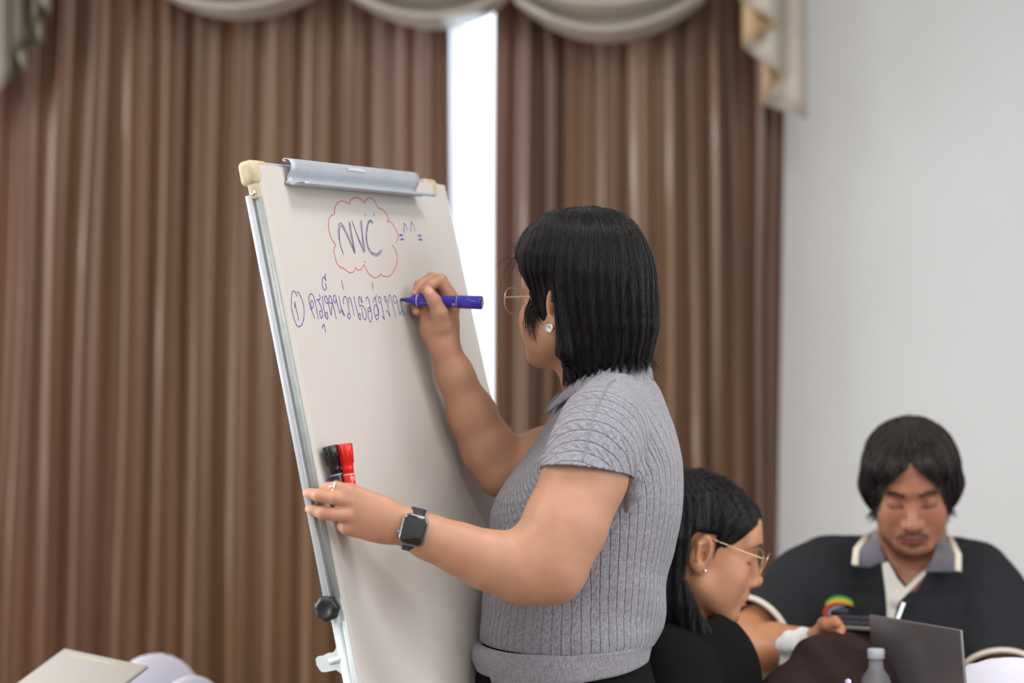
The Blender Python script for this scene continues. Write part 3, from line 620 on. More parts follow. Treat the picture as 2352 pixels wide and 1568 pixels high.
def spectacles(F, parent, m, w=.029, ztop=.020, zbot=-.024, yf=.108, cx=.034, temple_end=-.002, ear=.074, slope=.004):
    """wire spectacles on a face: two rims with lenses, bridge, two temples"""
    g = bpy.data.objects.new('spectacles', None); COL.objects.link(g); g.parent = parent; g.location = -Vector(parent['base'])
    def rim(s):
        out = []
        for k in range(40):
            a = 2 * math.pi * k / 40; c, sn = math.cos(a), math.sin(a); ex = .78
            x = cx + w * math.copysign(abs(c)**ex, c); zz = (ztop + zbot) / 2 + (ztop - zbot) / 2 * math.copysign(abs(sn)**ex, sn); zz += .003 * (x - cx) / w
            out.append(F.p(s * x, yf - .010 * ((x - .0) / .06)**2 - (.004 * (zz < 0) * abs(zz) / .02), zz))
        return out
    for s in (-1, 1):
        r = rim(s); ro = mesh(*tube(r + [r[0]], .00085, 8, False)); sub('rim', ro, m, g)
        c = np.mean(r, 0); V = [c] + r; sub('lens', mesh(V, [(0, i + 1, (i + 1) % 40 + 1) for i in range(40)]), M['lens'], g)
        x = cx + w; hz_ = (ztop + zbot) / 2 + .0085; h = F.p(s * x, yf - .010 * (x / .06)**2, hz_); e = F.p(s * (x + .006), yf - .022, hz_ + .001)
        sub('temple', mesh(*tube([h, e, F.p(s * .0735, .045, (slope * .55 + hz_ * .45)), F.p(s * ear, .0, slope + .001), F.p(s * ear, temple_end, slope)], [.0012, .0012, .0010, .0009, .0009], 8)), m, g)
    b = [F.p(-cx + w, yf, hz_ - .002), F.p(-.004, yf + .004, hz_ + .001), F.p(.004, yf + .004, hz_ + .001), F.p(cx - w, yf, hz_ - .002)]; sub('bridge', mesh(*tube(b, .0009, 8)), m, g)
    return g
# ================================================================ WOMAN AT THE EASEL
SK = np.array(lin('bd8f75')); SK = SK * np.array([.97, .95, .95])
wp = thing('person', 'woman in a grey ribbed knit top with a black bob, writing on the flip chart', 'person', (.10, 3.68, 0))
hf = Frame(J(1340, 705, 3.665), R(180 - 40), R(-5), 0, 1.0)
armL = [J(1388, 985, 3.53), J(1346, 1090, 3.475), J(1300, 1210, 3.44), J(1266, 1300, 3.425)]
foreL = [J(1262, 1303, 3.425), J(1192, 1302, 3.415), J(1118, 1285, 3.40), J(1050, 1258, 3.39), J(985, 1233, 3.38), J(930, 1208, 3.372)]
prims = []
# torso core and neck
prims += [cone(J(1385, 1000, 3.70), J(1310, 1450, 3.70), .05, .06, .03), cone(J(1390, 975, 3.68), J(1375, 800, 3.68), .062, .054, .04), cone(J(1375, 830, 3.68), hf.p(0, -.03, -.02), .055, .056, .03)]
prims += [cone(J(1385, 985, 3.68), armL[0], .050, .050, .02)]
prims += chain(armL, [m_(84, 3.5), m_(93, 3.475), m_(90, 3.44), m_(80, 3.43)], .015)
prims += chain(foreL, [m_(80, 3.43), m_(77, 3.42), m_(63, 3.40), m_(53, 3.39), m_(46, 3.38), m_(41, 3.37)], .02, ((0, 1, 0), .86))
prims += [ell(J(1225, 1352, 3.425), (.022, .025, .016), k=.02), cone(J(1330, 1120, 3.46), J(1262, 1250, 3.425), .045, .045, .03)]
# left hand: palm, fingers hooked over the rail
fl = ((0, 1, 0), .72)
HL = []
HL += [cone(J(930, 1208, 3.370), J(872, 1190, 3.366), m_(41, 3.37), m_(47, 3.37), .01, flat=fl), cone(J(872, 1172, 3.362), J(806, 1134, 3.362), m_(33, 3.37), m_(25, 3.36), .014, flat=fl),
       cone(J(880, 1190, 3.362), J(802, 1158, 3.358), m_(38, 3.37), m_(26, 3.36), .014, flat=fl), cone(J(880, 1200, 3.366), J(806, 1190, 3.360), m_(38, 3.37), m_(26, 3.36), .014, flat=fl),
       cone(J(890, 1212, 3.370), J(812, 1210, 3.366), m_(32, 3.37), m_(22, 3.36), .014, flat=fl)]
def finger(pts, rad, k=.003, kk=.004): return group(chain(pts, rad, k), kk)
fr = lambda *v: [m_(x, 3.36) for x in v]
HL.append(finger([J(800, 1130, 3.362), J(772, 1121, 3.356), J(752, 1122, 3.362), J(747, 1130, 3.385)], fr(19, 16.5, 14.5, 12)))
HL.append(finger([J(802, 1150, 3.356), J(770, 1143, 3.346), J(733, 1137, 3.352), J(714, 1134, 3.362), J(704, 1133, 3.380)], fr(18, 15.5, 15, 12.5, 9)))
HL.append(finger([J(806, 1184, 3.358), J(776, 1181, 3.349), J(742, 1178, 3.352), J(720, 1172, 3.360), J(709, 1169, 3.378)], fr(18, 16, 15, 12.5, 9)))
HL.append(finger([J(815, 1208, 3.366), J(795, 1212, 3.360), J(786, 1208, 3.376)], fr(19, 15, 13)))
HL.append(finger([J(880, 1200, 3.385), J(842, 1180, 3.402), J(812, 1160, 3.408)], fr(24, 20, 15)))
for x, y in ((790, 1146), (796, 1181), (797, 1127)): HL.append(ell(J(x, y, 3.352), (.010, .008, .008), k=.008))
prims += HL
# right arm
shR = J(1400, 985, 3.84); elR = J(1150, 1078, 3.785)
foreR = [J(1150, 1078, 3.785), J(1122, 1030, 3.780), J(1083, 950, 3.765), J(1045, 860, 3.745), J(1020, 795, 3.735)]
prims += [cone(J(1410, 985, 3.72), shR, .06, .055, .03), cone(shR, J(1240, 1060, 3.80), .055, m_(66, 3.8), .03), cone(J(1240, 1055, 3.80), J(1155, 1080, 3.785), m_(66, 3.8), m_(60, 3.785), .02)]
prims += chain(foreR, [m_(57, 3.785), m_(62, 3.78), m_(53, 3.765), m_(40, 3.745), m_(34, 3.735)], .015, ((0, 1, 0), .92))
# right hand around the marker
D = 3.735; g_ = lambda *v: [m_(x, D) for x in v]
PT = E_(*uv_(pierce(919, 688, E_(0, 0, .002), EN))[:2], .0025); PE = J(1108, 695, 3.700)         # marker tip and end
prims += [cone(J(1020, 795, D), J(1013, 752, D - .002), m_(34, D), m_(40, D), .01, flat=((0, 1, 0), .8)), cone(J(1012, 762, D + .002), J(1026, 712, D + .006), m_(38, D), m_(30, D), .012, flat=((0, 1, 0), .8)),
          cone(J(990, 755, D + .006), J(985, 712, D + .016), m_(25, D), m_(22, D), .012), cone(J(1012, 715, D + .018), J(1034, 688, D + .014), m_(28, D), m_(20, D), .012),
          cone(J(995, 720, D + .020), J(1000, 690, D + .030), m_(24, D), m_(18, D), .010)]
prims.append(finger([J(1014, 748, D - .014), J(1009, 718, D - .024), J(997, 690, D - .028), J(981, 666, D - .023)], g_(23, 19, 15.5, 13.5), .004, .007))      # thumb
prims.append(finger([J(1036, 684, D + .008), J(1012, 643, D + .006), J(988, 656, D - .002), J(972, 668, D - .004)], g_(17, 14.5, 13, 11), .003, .004))   # index
prims.append(finger([J(1024, 690, D + .022), J(991, 639, D + .022), J(964, 655, D + .012), J(955, 674, D + .002)], g_(16, 13.5, 12.5, 10.5), .003, .003))  # middle
prims.append(finger([J(1012, 700, D + .034), J(974, 672, D + .034), J(957, 696, D + .022), J(957, 714, D + .006)], g_(16, 14, 13, 11.5), .003, .003))   # ring
prims.append(finger([J(1000, 725, D + .038), J(972, 712, D + .040), J(972, 733, D + .024)], g_(15, 12.5, 11), .003, .004))                                 # little
hp = head(hf, 1.07, 1.0, full=1.3, jz=.85, eary=-.006)
prims += hp
V, Q = extract(prims, .0022)
C = np.tile(SK, (len(V), 1)); C *= (1 + .05 * vnoise(V, 60, 3))[:, None]
pink = np.array(lin('cf8a78')); nail = np.array(lin('d9a09a')); brown = np.array(lin('a56c4c'))
sp = []
for x, y, d, r in ((734, 1140, 3.34, .010), (744, 1178, 3.34, .010), (792, 1146, 3.345, .010), (797, 1181, 3.345, .010), (958, 716, D, .011), (950, 675, D, .008)): sp.append((J(x, y, d), r, pink, 1, .45))
sp += [(J(1236, 1352, 3.35), .016, brown, 1, .55), (J(1256, 1332, 3.345), .0022, np.array(lin('6b3a28')), .6, .8), (J(1333, 1111, 3.41), .0012, np.array(lin('6b3a28')), .6, .9), (J(983, 768, D - .03), .0022, np.array(lin('6b4028')), .8, .8)]
paint(V, C, sp)
# nails
def nailspot(c, ax, r): paint(V, C, [((c, ax, np.array(r)), 1, nail * 1.05, .25, .85)])
tax = lambda a, b: (lambda t: np.stack([t, np.cross([0, 1, 0], t), [0, 1, 0]], 1))((b - a) / np.linalg.norm(b - a) * [1, 0, 1])
nailspot(J(985, 669, D - .031), tax(J(981, 666, D), J(997, 690, D)), (.0085, .0065, .006))
nailspot(J(950, 674, D - .002), tax(J(955, 674, D), J(960, 655, D)), (.006, .004, .008)); nailspot(J(957, 713, D - .004), tax(J(957, 714, D), J(957, 696, D)), (.0075, .0055, .006))
nailspot(J(699, 1133, 3.378), I3, (.004, .008, .006)); nailspot(J(704, 1170, 3.376), I3, (.004, .008, .006))
headpaint(hf, C, V, lin('b5605c'), (.02, .015, .012), SK * .6)
body_object('body', V, Q, C, M['skin'], wp)
# ---- hair: bob
def clipf(fn, k=.006): return Pr(fn, (0, 0, 0), 99, k, '^')
hz = lambda y: CAMH + (700 - y) / FPX * 3.67
hrow = []
for y, xl, xr, b in ((477, 1338, 1356, .006), (478.5, 1312, 1380, .026), (482, 1288, 1402, .042), (491, 1258, 1428, .062), (506, 1232, 1449, .078), (525, 1213, 1462, .089), (545, 1203, 1471, .095), (585, 1192, 1484, .101), (625, 1200, 1493, .105), (660, 1222, 1500, .106), (700, 1240, 1508, .106), (745, 1250, 1510, .105), (790, 1256, 1501, .098), (825, 1262, 1486, .088), (870, 1285, 1460, .076)):
    cx0 = (xl + xr) / 2; hrow.append((hz(y), (cx0 - 1176) / FPX * 3.67, 3.672 + (.0 if y < 640 else .004), (xr - xl) / 2 / FPX * 3.67, b))
Hs = [stack(hrow, k=.01, p=2.35), hf.ell((0, -.014, .044), (.080, .092, .090), .03), hf.ell((-.0, .048, .052), (.064, .050, .050), .05), hf.cone((-.076, -.026, .035), (-.074, -.030, -.075), .016, .014, .015), hf.cone((-.066, .030, .028), (-.066, .022, -.028), .012, .0055, .010)]
def face_cut(P):
    q = hf.loc(P); x, y, z = q.T
    # in front of this line there is face: a hairline high on the forehead, sweeping down to the ear
    yl = np.interp(z, [-.15, -.085, -.055, -.03, -.004, .010, .016, .030, .048, .066, .085, .13], [-.010, -.012, -.013, -.014, -.014, -.012, .036, .048, .060, .076, .092, .12])
    far = np.interp(z, [-.15, -.06, .0, .02, .05, .09], [-.0, .01, .02, .05, .075, .12])
    lk = np.maximum(np.maximum((.008 - .2 * z) - y, y - (.040 + .45 * z)), np.maximum(-.036 - z, z - .022)); return np.where(x > 0, y - far, np.minimum(y - yl, lk))
def hair_bottom(P): return (hz(850) + .021 * np.clip((P[:, 0] - (1360 - 1176) / FPX * 3.67) / .060, -.2, 1) - P[:, 2])
lock = lambda P: P[:, 0] * 0
wave = lambda P: .0010 * np.sin(np.arctan2(P[:, 1] - 3.675, P[:, 0] - .11) * 46 + 3 * np.sin(P[:, 2] * 22)) + .0012 * np.sin(np.arctan2(P[:, 1] - 3.675, P[:, 0] - .11) * 17 + 1.3 + 2 * np.sin(P[:, 2] * 14))
class Grooved(Pr): pass
HB = group(Hs, .004); HBf = HB.f; HB = Pr(lambda P: HBf(P) - wave(P) * np.clip((hf.loc(P)[:, 2] * -1 + .12) / .06, .25, 1), HB.bc, HB.br + .01, .004)
hprims = [HB, clipf(face_cut, .008), clipf(hair_bottom, .008)]
Vh, Qh = extract(hprims, .0032, lo=HB.bc - [.16, .16, .22], hi=HB.bc + [.16, .16, .22])
ho = link('hair', npmesh(Vh, Qh), M['hairbase'], wp)
part_pt = hf.p(.005, .02, .14)
def flow(P):
    v = P - part_pt; v = v / (np.linalg.norm(v, axis=1)[:, None] + 1e-6); f = v * .55; f[:, 2] -= 1.0
    q = hf.loc(P); fr_ = np.clip((q[:, 1] - .03) / .04, 0, 1)[:, None]; return f - fr_ * hf.R[:, 1] * .9
so = strands('hair_strands', hprims, Vh, 15000, .13, flow, lambda P: hair_bottom(P) + .012, ho, rad=.00036, seed=5, steps=16, drop=lambda P: (lambda q: np.where((q[:, 0] < 0) & (q[:, 1] > -.012) & (q[:, 1] < .022) & (q[:, 2] > -.10) & (q[:, 2] < .008), 1, -1))(hf.loc(P)))
# loose wisps in front of the ear and at the forehead
rg = np.random.default_rng(4); wl = []
for i in range(120):
    a = hf.p(-.070 + rg.uniform(-.004, .002), .036 + rg.uniform(-.010, .012), .0 + rg.uniform(-.004, .012)); e = a + hf.R @ np.array([-.002, -.006 + rg.uniform(-.008, .010), -.034 + rg.uniform(-.030, .012)]); md = (a + e) / 2 + hf.R @ np.array([-.004, .006, 0]); wl.append([a, (a + md) / 2, md, (md + e) / 2 + hf.R @ np.array([-.001, .001, 0]), e])
for i in range(46):
    t = rg.uniform(0, 1); a = hf.p(-.03 + rg.uniform(-.03, .03), .070 + .02 * t, .105 - .05 * t); e = a + hf.R @ np.array([-.010 + rg.uniform(-.01, .01), .022 + rg.uniform(-.01, .012), -.010 - .04 * rg.uniform(0, 1)]); md = (a + e) / 2 + hf.R @ np.array([0, .008, .009]); wl.append([a, (a + md) / 2 + hf.R @ np.array([0, .002, .003]), md, (md + e) / 2 + hf.R @ np.array([0, .002, 0]), e])
wc = bpy.data.hair_curves.new('loose_hairs'); wc.add_curves([5] * len(wl)); wc.attributes['position'].data.foreach_set('vector', np.array(wl, np.float32).ravel())
ra = wc.attributes.get('radius') or wc.attributes.new('radius', 'FLOAT', 'POINT'); ra.data.foreach_set('value', np.tile(np.array([.0003, .0003, .00028, .0002, .0001], np.float32), len(wl)))
wc.materials.append(M['hair']); wo = bpy.data.objects.new('loose_hairs', wc); COL.objects.link(wo); wo.parent = ho; wo['kind'] = 'stuff'
# ---- spectacles, earring
spectacles(hf, wp, M['gold'], w=.0270, ztop=.019, zbot=-.024, yf=.116, cx=.034, temple_end=.0, ear=.0765, slope=.017)
ec = hf.p(-.0845, -.006, -.036); em = []
for k in range(3):
    a = [ec + hf.R @ np.array([-.001 - .0015 * k, .004 * math.cos(t) + .002 - .003 * k, .0052 * math.sin(t)]) for t in np.linspace(0, 2 * math.pi, 20)]; em.append(tube(a, .0019, 8, False))
link('earring', mesh(*merge(em)), M['silver'], wp)
# ---- knit top
tz = lambda y: CAMH + (700 - y) / FPX * 3.68
tx = lambda x: (x - 1176) / FPX * 3.68
rows = []
for y, xl, xr, b in ((868, 1372, 1480, .055), (885, 1340, 1500, .085), (905, 1300, 1516, .112), (935, 1274, 1532, .140), (975, 1253, 1549, .158), (1020, 1226, 1560, .166), (1060, 1196, 1567, .170), (1100, 1166, 1570, .172), (1140, 1140, 1571, .172), (1180, 1125, 1568, .170),
                     (1215, 1122, 1561, .168), (1250, 1122, 1552, .164), (1300, 1118, 1541, .160), (1350, 1112, 1533, .160), (1400, 1103, 1528, .163), (1440, 1100, 1524, .166), (1462, 1101, 1514, .167), (1482, 1106, 1500, .166), (1540, 1095, 1494, .168)):
    rows.append((tz(y), tx((xl + xr) / 2), 3.685, tx((xr - xl) / 2 + 1176), b))
sl = [J(1400, 935, 3.60), J(1386, 985, 3.525), J(1366, 1035, 3.490), J(1345, 1088, 3.470)]
adir = (sl[3] - sl[1]); adir /= np.linalg.norm(adir)
sw = [stack(rows, k=.02), cone(J(1412, 925, 3.66), J(1398, 950, 3.58), .062, m_(76, 3.56), .03), cone(sl[0], sl[1], m_(76, 3.56), m_(97, 3.53), .02), cone(sl[1], sl[2], m_(97, 3.53), m_(103, 3.49), .02), cone(sl[2], sl[3] + adir * .03, m_(103, 3.49), m_(104, 3.47), .016),
      cone(J(1420, 925, 3.72), J(1405, 965, 3.80), .06, .062, .03), cone(J(1405, 965, 3.80), J(1335, 1010, 3.83), .062, .064, .02)]
# pinched fold where the sleeve meets the back
sw += [cone(J(1430, 990, 3.505), J(1462, 1080, 3.508), .010, .012, .018), cone(J(1462, 1080, 3.508), J(1452, 1150, 3.512), .012, .006, .018), cone(J(1448, 1040, 3.485), J(1442, 1110, 3.49), .010, .010, .014, '-'), cone(J(1478, 1060, 3.515), J(1470, 1140, 3.517), .006, .008, .014, '-')]
def folds(P):
    z = P[:, 2]; return .0022 * np.sin(z * 55 + 9 * P[:, 0] + 2 * np.sin(P[:, 1] * 14)) * np.clip((tz(1240) - z) / .05, 0, 1) * np.clip((z - tz(1470)) / .04, 0, 1) + .0016 * vnoise(P, 26, 9)
SG = group(sw, .01); SGf = SG.f
SGp = Pr(lambda P: SGf(P) - folds(P), SG.bc, SG.br + .01, .01)
hemn = -adir * 1.0; hem_pt = J(1343, 1084, 3.47)
def cuts_sleeve(P):   # beyond the cuff line, only near the arm
    d = (P - hem_pt) @ np.array([-.12, -.20, -1.0]) / 1.03; near = np.linalg.norm(P - J(1330, 1150, 3.46), axis=1); tor = stackf(P)
    return np.where((tor > .020) & (P[:, 1] < 3.62) & (near < .14) & (P[:, 0] < tx(1447)), d, -1)
stackf = sw[0].f
armr_pt = J(1300, 1030, 3.83)
def cut_right(P): return np.where((stackf(P) > .004) & (P[:, 1] > 3.72) & (P[:, 2] < tz(930)), (P - armr_pt) @ np.array([-.85, .1, -.35]), -1)
cut_bottom = lambda P: tz(1474) - P[:, 2] - .012 * (P[:, 0] - tx(1300)) * 1.5
nk = J(1380, 852, 3.68); nkn = np.array([-.42, 0, .91])
cut_neck = lambda P: (P - nk) @ nkn - .0
Vs, Qs = extract([SGp], .0021)
Vs, Qs = trim(Vs, Qs, [cuts_sleeve, cut_right, cut_bottom, cut_neck])
def ribcoord(P):
    c0 = np.array([tx(1345), 3.685]); th = np.arctan2(-(P[:, 1] - c0[1]), P[:, 0] - c0[0])        # 0 at the back, + toward the near side
    ut = th * .185 + .0
    # over the shoulder the ribs run parallel to the spine: measured sideways and down the arm
    poly = [J(1440, 880, 3.70), J(1405, 930, 3.60), J(1386, 985, 3.525), J(1345, 1088, 3.470)]
    us = np.zeros(len(P)); best = np.full(len(P), 9.); acc = 0
    a = poly[0]; v = poly[3] - a; L = np.linalg.norm(v); us = (P - a) @ (v / L)
    back = np.clip((P[:, 0] - tx(1400)) / .06, 0, 1)
    us = us - .02
    wgt = 1 / (1 + np.exp(-(P[:, 2] - tz(1075) - .10 * (P[:, 0] - tx(1400)) * 1.2) / .026)); near = 1 / (1 + np.exp((P[:, 1] - 3.60) / .02))
    tor = 1 / (1 + np.exp(-(stackf(P) - .005) / .004)) * np.clip((P[:, 2] - tz(1130)) / .02, 0, 1); wg = np.maximum(wgt, tor) * near
    u = ut * (1 - wg) + us * wg; return u, (P[:, 2] - tz(1075)) * (1 - wg) - (P[:, 0] - tx(1430)) * wg
def onto(x, y, d0, fld, off=0):
    r = J(x, y, 1.) - CC; t = d0 - .25
    for _ in range(60):
        dd_ = float(ev([fld], (CC + r * t)[None])[0]); t += dd_ * .7
        if abs(dd_) < 2e-4: break
    return CC + r * t + np.array([0, -off, 0])
seam = cat([(1413, 872), (1398, 885), (1376, 925), (1362, 960), (1350, 1010), (1338, 1058)], 8)
link('shoulder_seam', mesh(*tube([onto(x, y, 3.6, SGp, .0002) for x, y in seam], .0014, 8)), mat('seam_yarn', lin('85868f'), .9), wp)
u_, v_ = ribcoord(Vs)
me = npmesh(Vs, Qs); fattr(me, 'rib_u', u_); fattr(me, 'rib_v', v_)
def knit(name, pitch, cable, strength, wob):
    m = mat(name, lin('8f9099'), .9, sheen=.35, spec=.2, var=.10, vscale=420); nt = m.node_tree; N = nt.nodes; L = nt.links; b = N['Principled BSDF']
    def math_(op, a, b_=None, c=None):
        n = N.new('ShaderNodeMath'); n.operation = op
        for i, x in enumerate((a, b_, c)):
            if x is None: continue
            if isinstance(x, (int, float)): n.inputs[i].default_value = x
            else: L.new(x, n.inputs[i])
        return n.outputs[0]
    au = N.new('ShaderNodeAttribute'); au.attribute_name = 'rib_u'; av = N.new('ShaderNodeAttribute'); av.attribute_name = 'rib_v'
    tc = N.new('ShaderNodeTexCoord'); nz = N.new('ShaderNodeTexNoise'); nz.inputs['Scale'].default_value = 55; nz.inputs['Detail'].default_value = 1; L.new(tc.outputs['Object'], nz.inputs[0])
    U = math_('ADD', au.outputs['Fac'], math_('MULTIPLY', math_('SUBTRACT', nz.outputs[0], .5), wob)); up = math_('DIVIDE', U, pitch); fr_ = math_('FRACT', up); idx = math_('FLOOR', up)
    t = math_('ABSOLUTE', math_('SUBTRACT', fr_, .5))                        # 0 centre of rib, .5 in the groove
    groove = math_('SMOOTHSTEP' if False else 'MULTIPLY', math_('MAXIMUM', math_('SUBTRACT', t, .36), 0), 7.1)
    prof = math_('SUBTRACT', 1.0, math_('POWER', groove, 1.0))
    V_ = av.outputs['Fac']; ph = math_('MULTIPLY', math_('FRACT', math_('MULTIPLY', idx, .377)), 6.28)
    tw = math_('SINE', math_('ADD', math_('ADD', math_('MULTIPLY', V_, 2 * math.pi / .0165), ph), math_('MULTIPLY', fr_, 5.0)))
    alt = math_('GREATER_THAN', math_('FRACT', math_('MULTIPLY', idx, .5)), .25)
    cab = math_('MULTIPLY', math_('MULTIPLY', tw, math_('SUBTRACT', .5, t)), math_('ADD', math_('MULTIPLY', alt, cable), cable * .35))
    st = N.new('ShaderNodeTexNoise'); st.inputs['Scale'].default_value = 700; st.inputs['Detail'].default_value = 2; L.new(tc.outputs['Object'], st.inputs[0])
    lump = N.new('ShaderNodeTexNoise'); lump.inputs['Scale'].default_value = 130; L.new(tc.outputs['Object'], lump.inputs[0])
    h = math_('ADD', math_('ADD', prof, cab), math_('ADD', math_('MULTIPLY', st.outputs[0], .35), math_('MULTIPLY', lump.outputs[0], .6)))
    bp = N.new('ShaderNodeBump'); bp.inputs['Strength'].default_value = strength; bp.inputs['Distance'].default_value = .0024; L.new(h, bp.inputs['Height']); L.new(bp.outputs[0], b.inputs['Normal'])
    hn = N.new('ShaderNodeTexNoise'); hn.inputs['Scale'].default_value = 260; hn.inputs['Detail'].default_value = 3; L.new(tc.outputs['Object'], hn.inputs[0])
    cr = N.new('ShaderNodeMix'); cr.data_type = 'RGBA'; cr.inputs[6].default_value = (*lin('7b7c88'), 1); cr.inputs[7].default_value = (*lin('a0a0ab'), 1); L.new(math_('MULTIPLY', math_('SUBTRACT', hn.outputs[0], .3), 2.4), cr.inputs[0]); L.new(cr.outputs[2], b.inputs['Base Color'])
    return m
M['knit'] = knit('cable_knit', .0160, .9, 1.0, .004); M['ribknit'] = knit('rib_knit', .0030, 0, .7, 0)
so_ = link('knit_top', me, M['knit'], wp); solidify(so_, .0025, -1)
fp = [J(1436, 1010, 3.487), J(1448, 1050, 3.487), J(1456, 1090, 3.492), J(1455, 1130, 3.500), J(1440, 1170, 3.508)]
Vf, Qf = extract(chain(fp, [.008, .0125, .0145, .0125, .005], .006), .002); mf = npmesh(Vf, Qf); fattr(mf, 'rib_u', ribcoord(Vf)[0]); fattr(mf, 'rib_v', Vf[:, 2]); link('sleeve_fold', mf, M['knit'], wp)
# hem band, cuffs, collar: knitted ribbing
def band(name, ringfn, n, rowsn, parent, m, per):
    V = []; U = []; Vv = []
    for j in range(rowsn):
        for i in range(n + 1): V.append(ringfn(2 * math.pi * i / n, j / (rowsn - 1))); U.append(per * i / n); Vv.append(j * .003)
    F = [(j * (n + 1) + i, j * (n + 1) + i + 1, (j + 1) * (n + 1) + i + 1, (j + 1) * (n + 1) + i) for j in range(rowsn - 1) for i in range(n)]
    me = mesh(V, F); fattr(me, 'rib_u', U); fattr(me, 'rib_v', Vv); o = link(name, me, m, parent); return o
def hem(t, s):
    yl = 1474 + (1503 - 1474) * s + 14 * s; yr = 1462 + 40 * s
    xl = np.interp(s, [0, .12, .5, 1], [1106, 1090, 1084, 1096]); xr = np.interp(s, [0, .2, 1], [1500, 1496, 1488])
    x = (xl + xr) / 2 + (xr - xl) / 2 * math.cos(t); yy = (1470 + (1533 - 1470) * s) + (1 - abs(math.sin(t))) * (-6 * s) + ((x - 1290) / 200) * (-6 + -14 * s) + (-14 * s if x < 1130 else 0); b = .165 + .002 * math.sin(s * math.pi) + .002 * math.sin(t * 9)
    return J(x, yy, 3.685) + np.array([0, -b * math.sin(t), 0])
o = band('hem_band', hem, 160, 10, wp, M['ribknit'], 1.0); solidify(o, .004, 0)
b1 = np.array([-.12, -.20, -1.0]); b1 /= np.linalg.norm(b1); b2 = np.cross(b1, [0, 1, 0]); b2 /= np.linalg.norm(b2); b3 = np.cross(b1, b2)
def cuff(t, s):
    q = J(1343, 1066, 3.475) + b1 * (.018 * s - .004); r = m_(102.5, 3.47) - .0012 * s - .002 * (s == 0)
    return q + r * (math.cos(t) * b2 + math.sin(t) * b3 * .97)
o = band('cuff', cuff, 110, 7, wp, M['ribknit'], .42); solidify(o, .003, 0)
def collar_pt(a, s):
    # a: 0 at the front opening -> 1 at centre back (near side), s: 0 neck edge -> 1 outer edge
    inner = cat([(1266, 936), (1290, 905), (1322, 872), (1360, 845), (1410, 832), (1455, 828), (1488, 830)], 12); outer = cat([(1258, 948), (1288, 926), (1322, 906), (1360, 882), (1415, 858), (1462, 862), (1499, 874)], 12)
    di = np.interp(np.linspace(0, 1, len(inner)), [0, .35, .65, 1], [3.655, 3.622, 3.618, 3.662]); do = np.interp(np.linspace(0, 1, len(outer)), [0, .35, .65, 1], [3.645, 3.592, 3.590, 3.655])
    k = a * (len(inner) - 1); i = min(int(k), len(inner) - 2); f = k - i; p = inner[i] * (1 - f) + inner[i + 1] * f; q = outer[i] * (1 - f) + outer[i + 1] * f
    dp = di[i] * (1 - f) + di[i + 1] * f; dq = do[i] * (1 - f) + do[i + 1] * f; P = J(*p, dp); Qq = J(*q, dq); return P * (1 - s) + Qq * s + np.array([0, -.006, .004]) * math.sin(math.pi * s) 
V = []; U = []; Vv = []; na, nsn = 70, 9
mid = 3.695
for side in (0, 1):
    for i in range(na):
        for j in range(nsn):
            p = collar_pt(i / (na - 1) if side == 0 else 1 - i / (na - 1), j / (nsn - 1))
            if side: p = np.array([p[0], 2 * mid - p[1] - .03, p[2]])
            V.append(p); U.append(.003 * j * 1.7); Vv.append(i * .003)
n = 2 * na; F = [(i * nsn + j, i * nsn + j + 1, (i + 1) * nsn + j + 1, (i + 1) * nsn + j) for i in range(n - 1) for j in range(nsn - 1)]
me = mesh(V, F); fattr(me, 'rib_u', U); fattr(me, 'rib_v', Vv); o = link('collar', me, M['ribknit'], wp); solidify(o, .004, 0)
# ---- trousers and shoes
M['trouser'] = mat('black_trousers', (.006, .006, .007), .9, spec=.15, bump=.2, bscale=500)
tp_ = [stack([(tz(1490), tx(1296), 3.685, tx(1372 - 0) - tx(1180), .155), (tz(1530), tx(1296), 3.685, m_(200, 3.68), .160), (tz(1600), tx(1300), 3.685, m_(215, 3.68), .17), (.80, tx(1300), 3.685, .150, .172), (.70, tx(1300), 3.685, .13, .165)], k=.03)]
for s in (-1, 1):
    tp_ += [cone((.085, 3.685 + s * .085, .76), (.08, 3.685 + s * .09, .45), .088, .068, .03), cone((.08, 3.685 + s * .09, .45), (.09, 3.685 + s * .09, .07), .068, .058, .02)]
tp_ += [clipf(lambda P: P[:, 2] - tz(1500), .004)]
Vt, Qt = extract(tp_, .006); link('trousers', npmesh(Vt, Qt), M['trouser'], wp)
for s in (-1, 1):
    Vt, Qt = extract([cone((.11, 3.685 + s * .09, .045), (.02, 3.685 + s * .092, .04), .042, .036, .02), cone((.02, 3.685 + s * .092, .04), (-.07, 3.685 + s * .094, .03), .036, .026, .02), cone((.11, 3.685 + s * .09, .05), (.10, 3.685 + s * .09, .10), .04, .042, .02), clipf(lambda P: -P[:, 2], .002)], .005)
    link('shoe', npmesh(Vt, Qt), M['black'], wp)
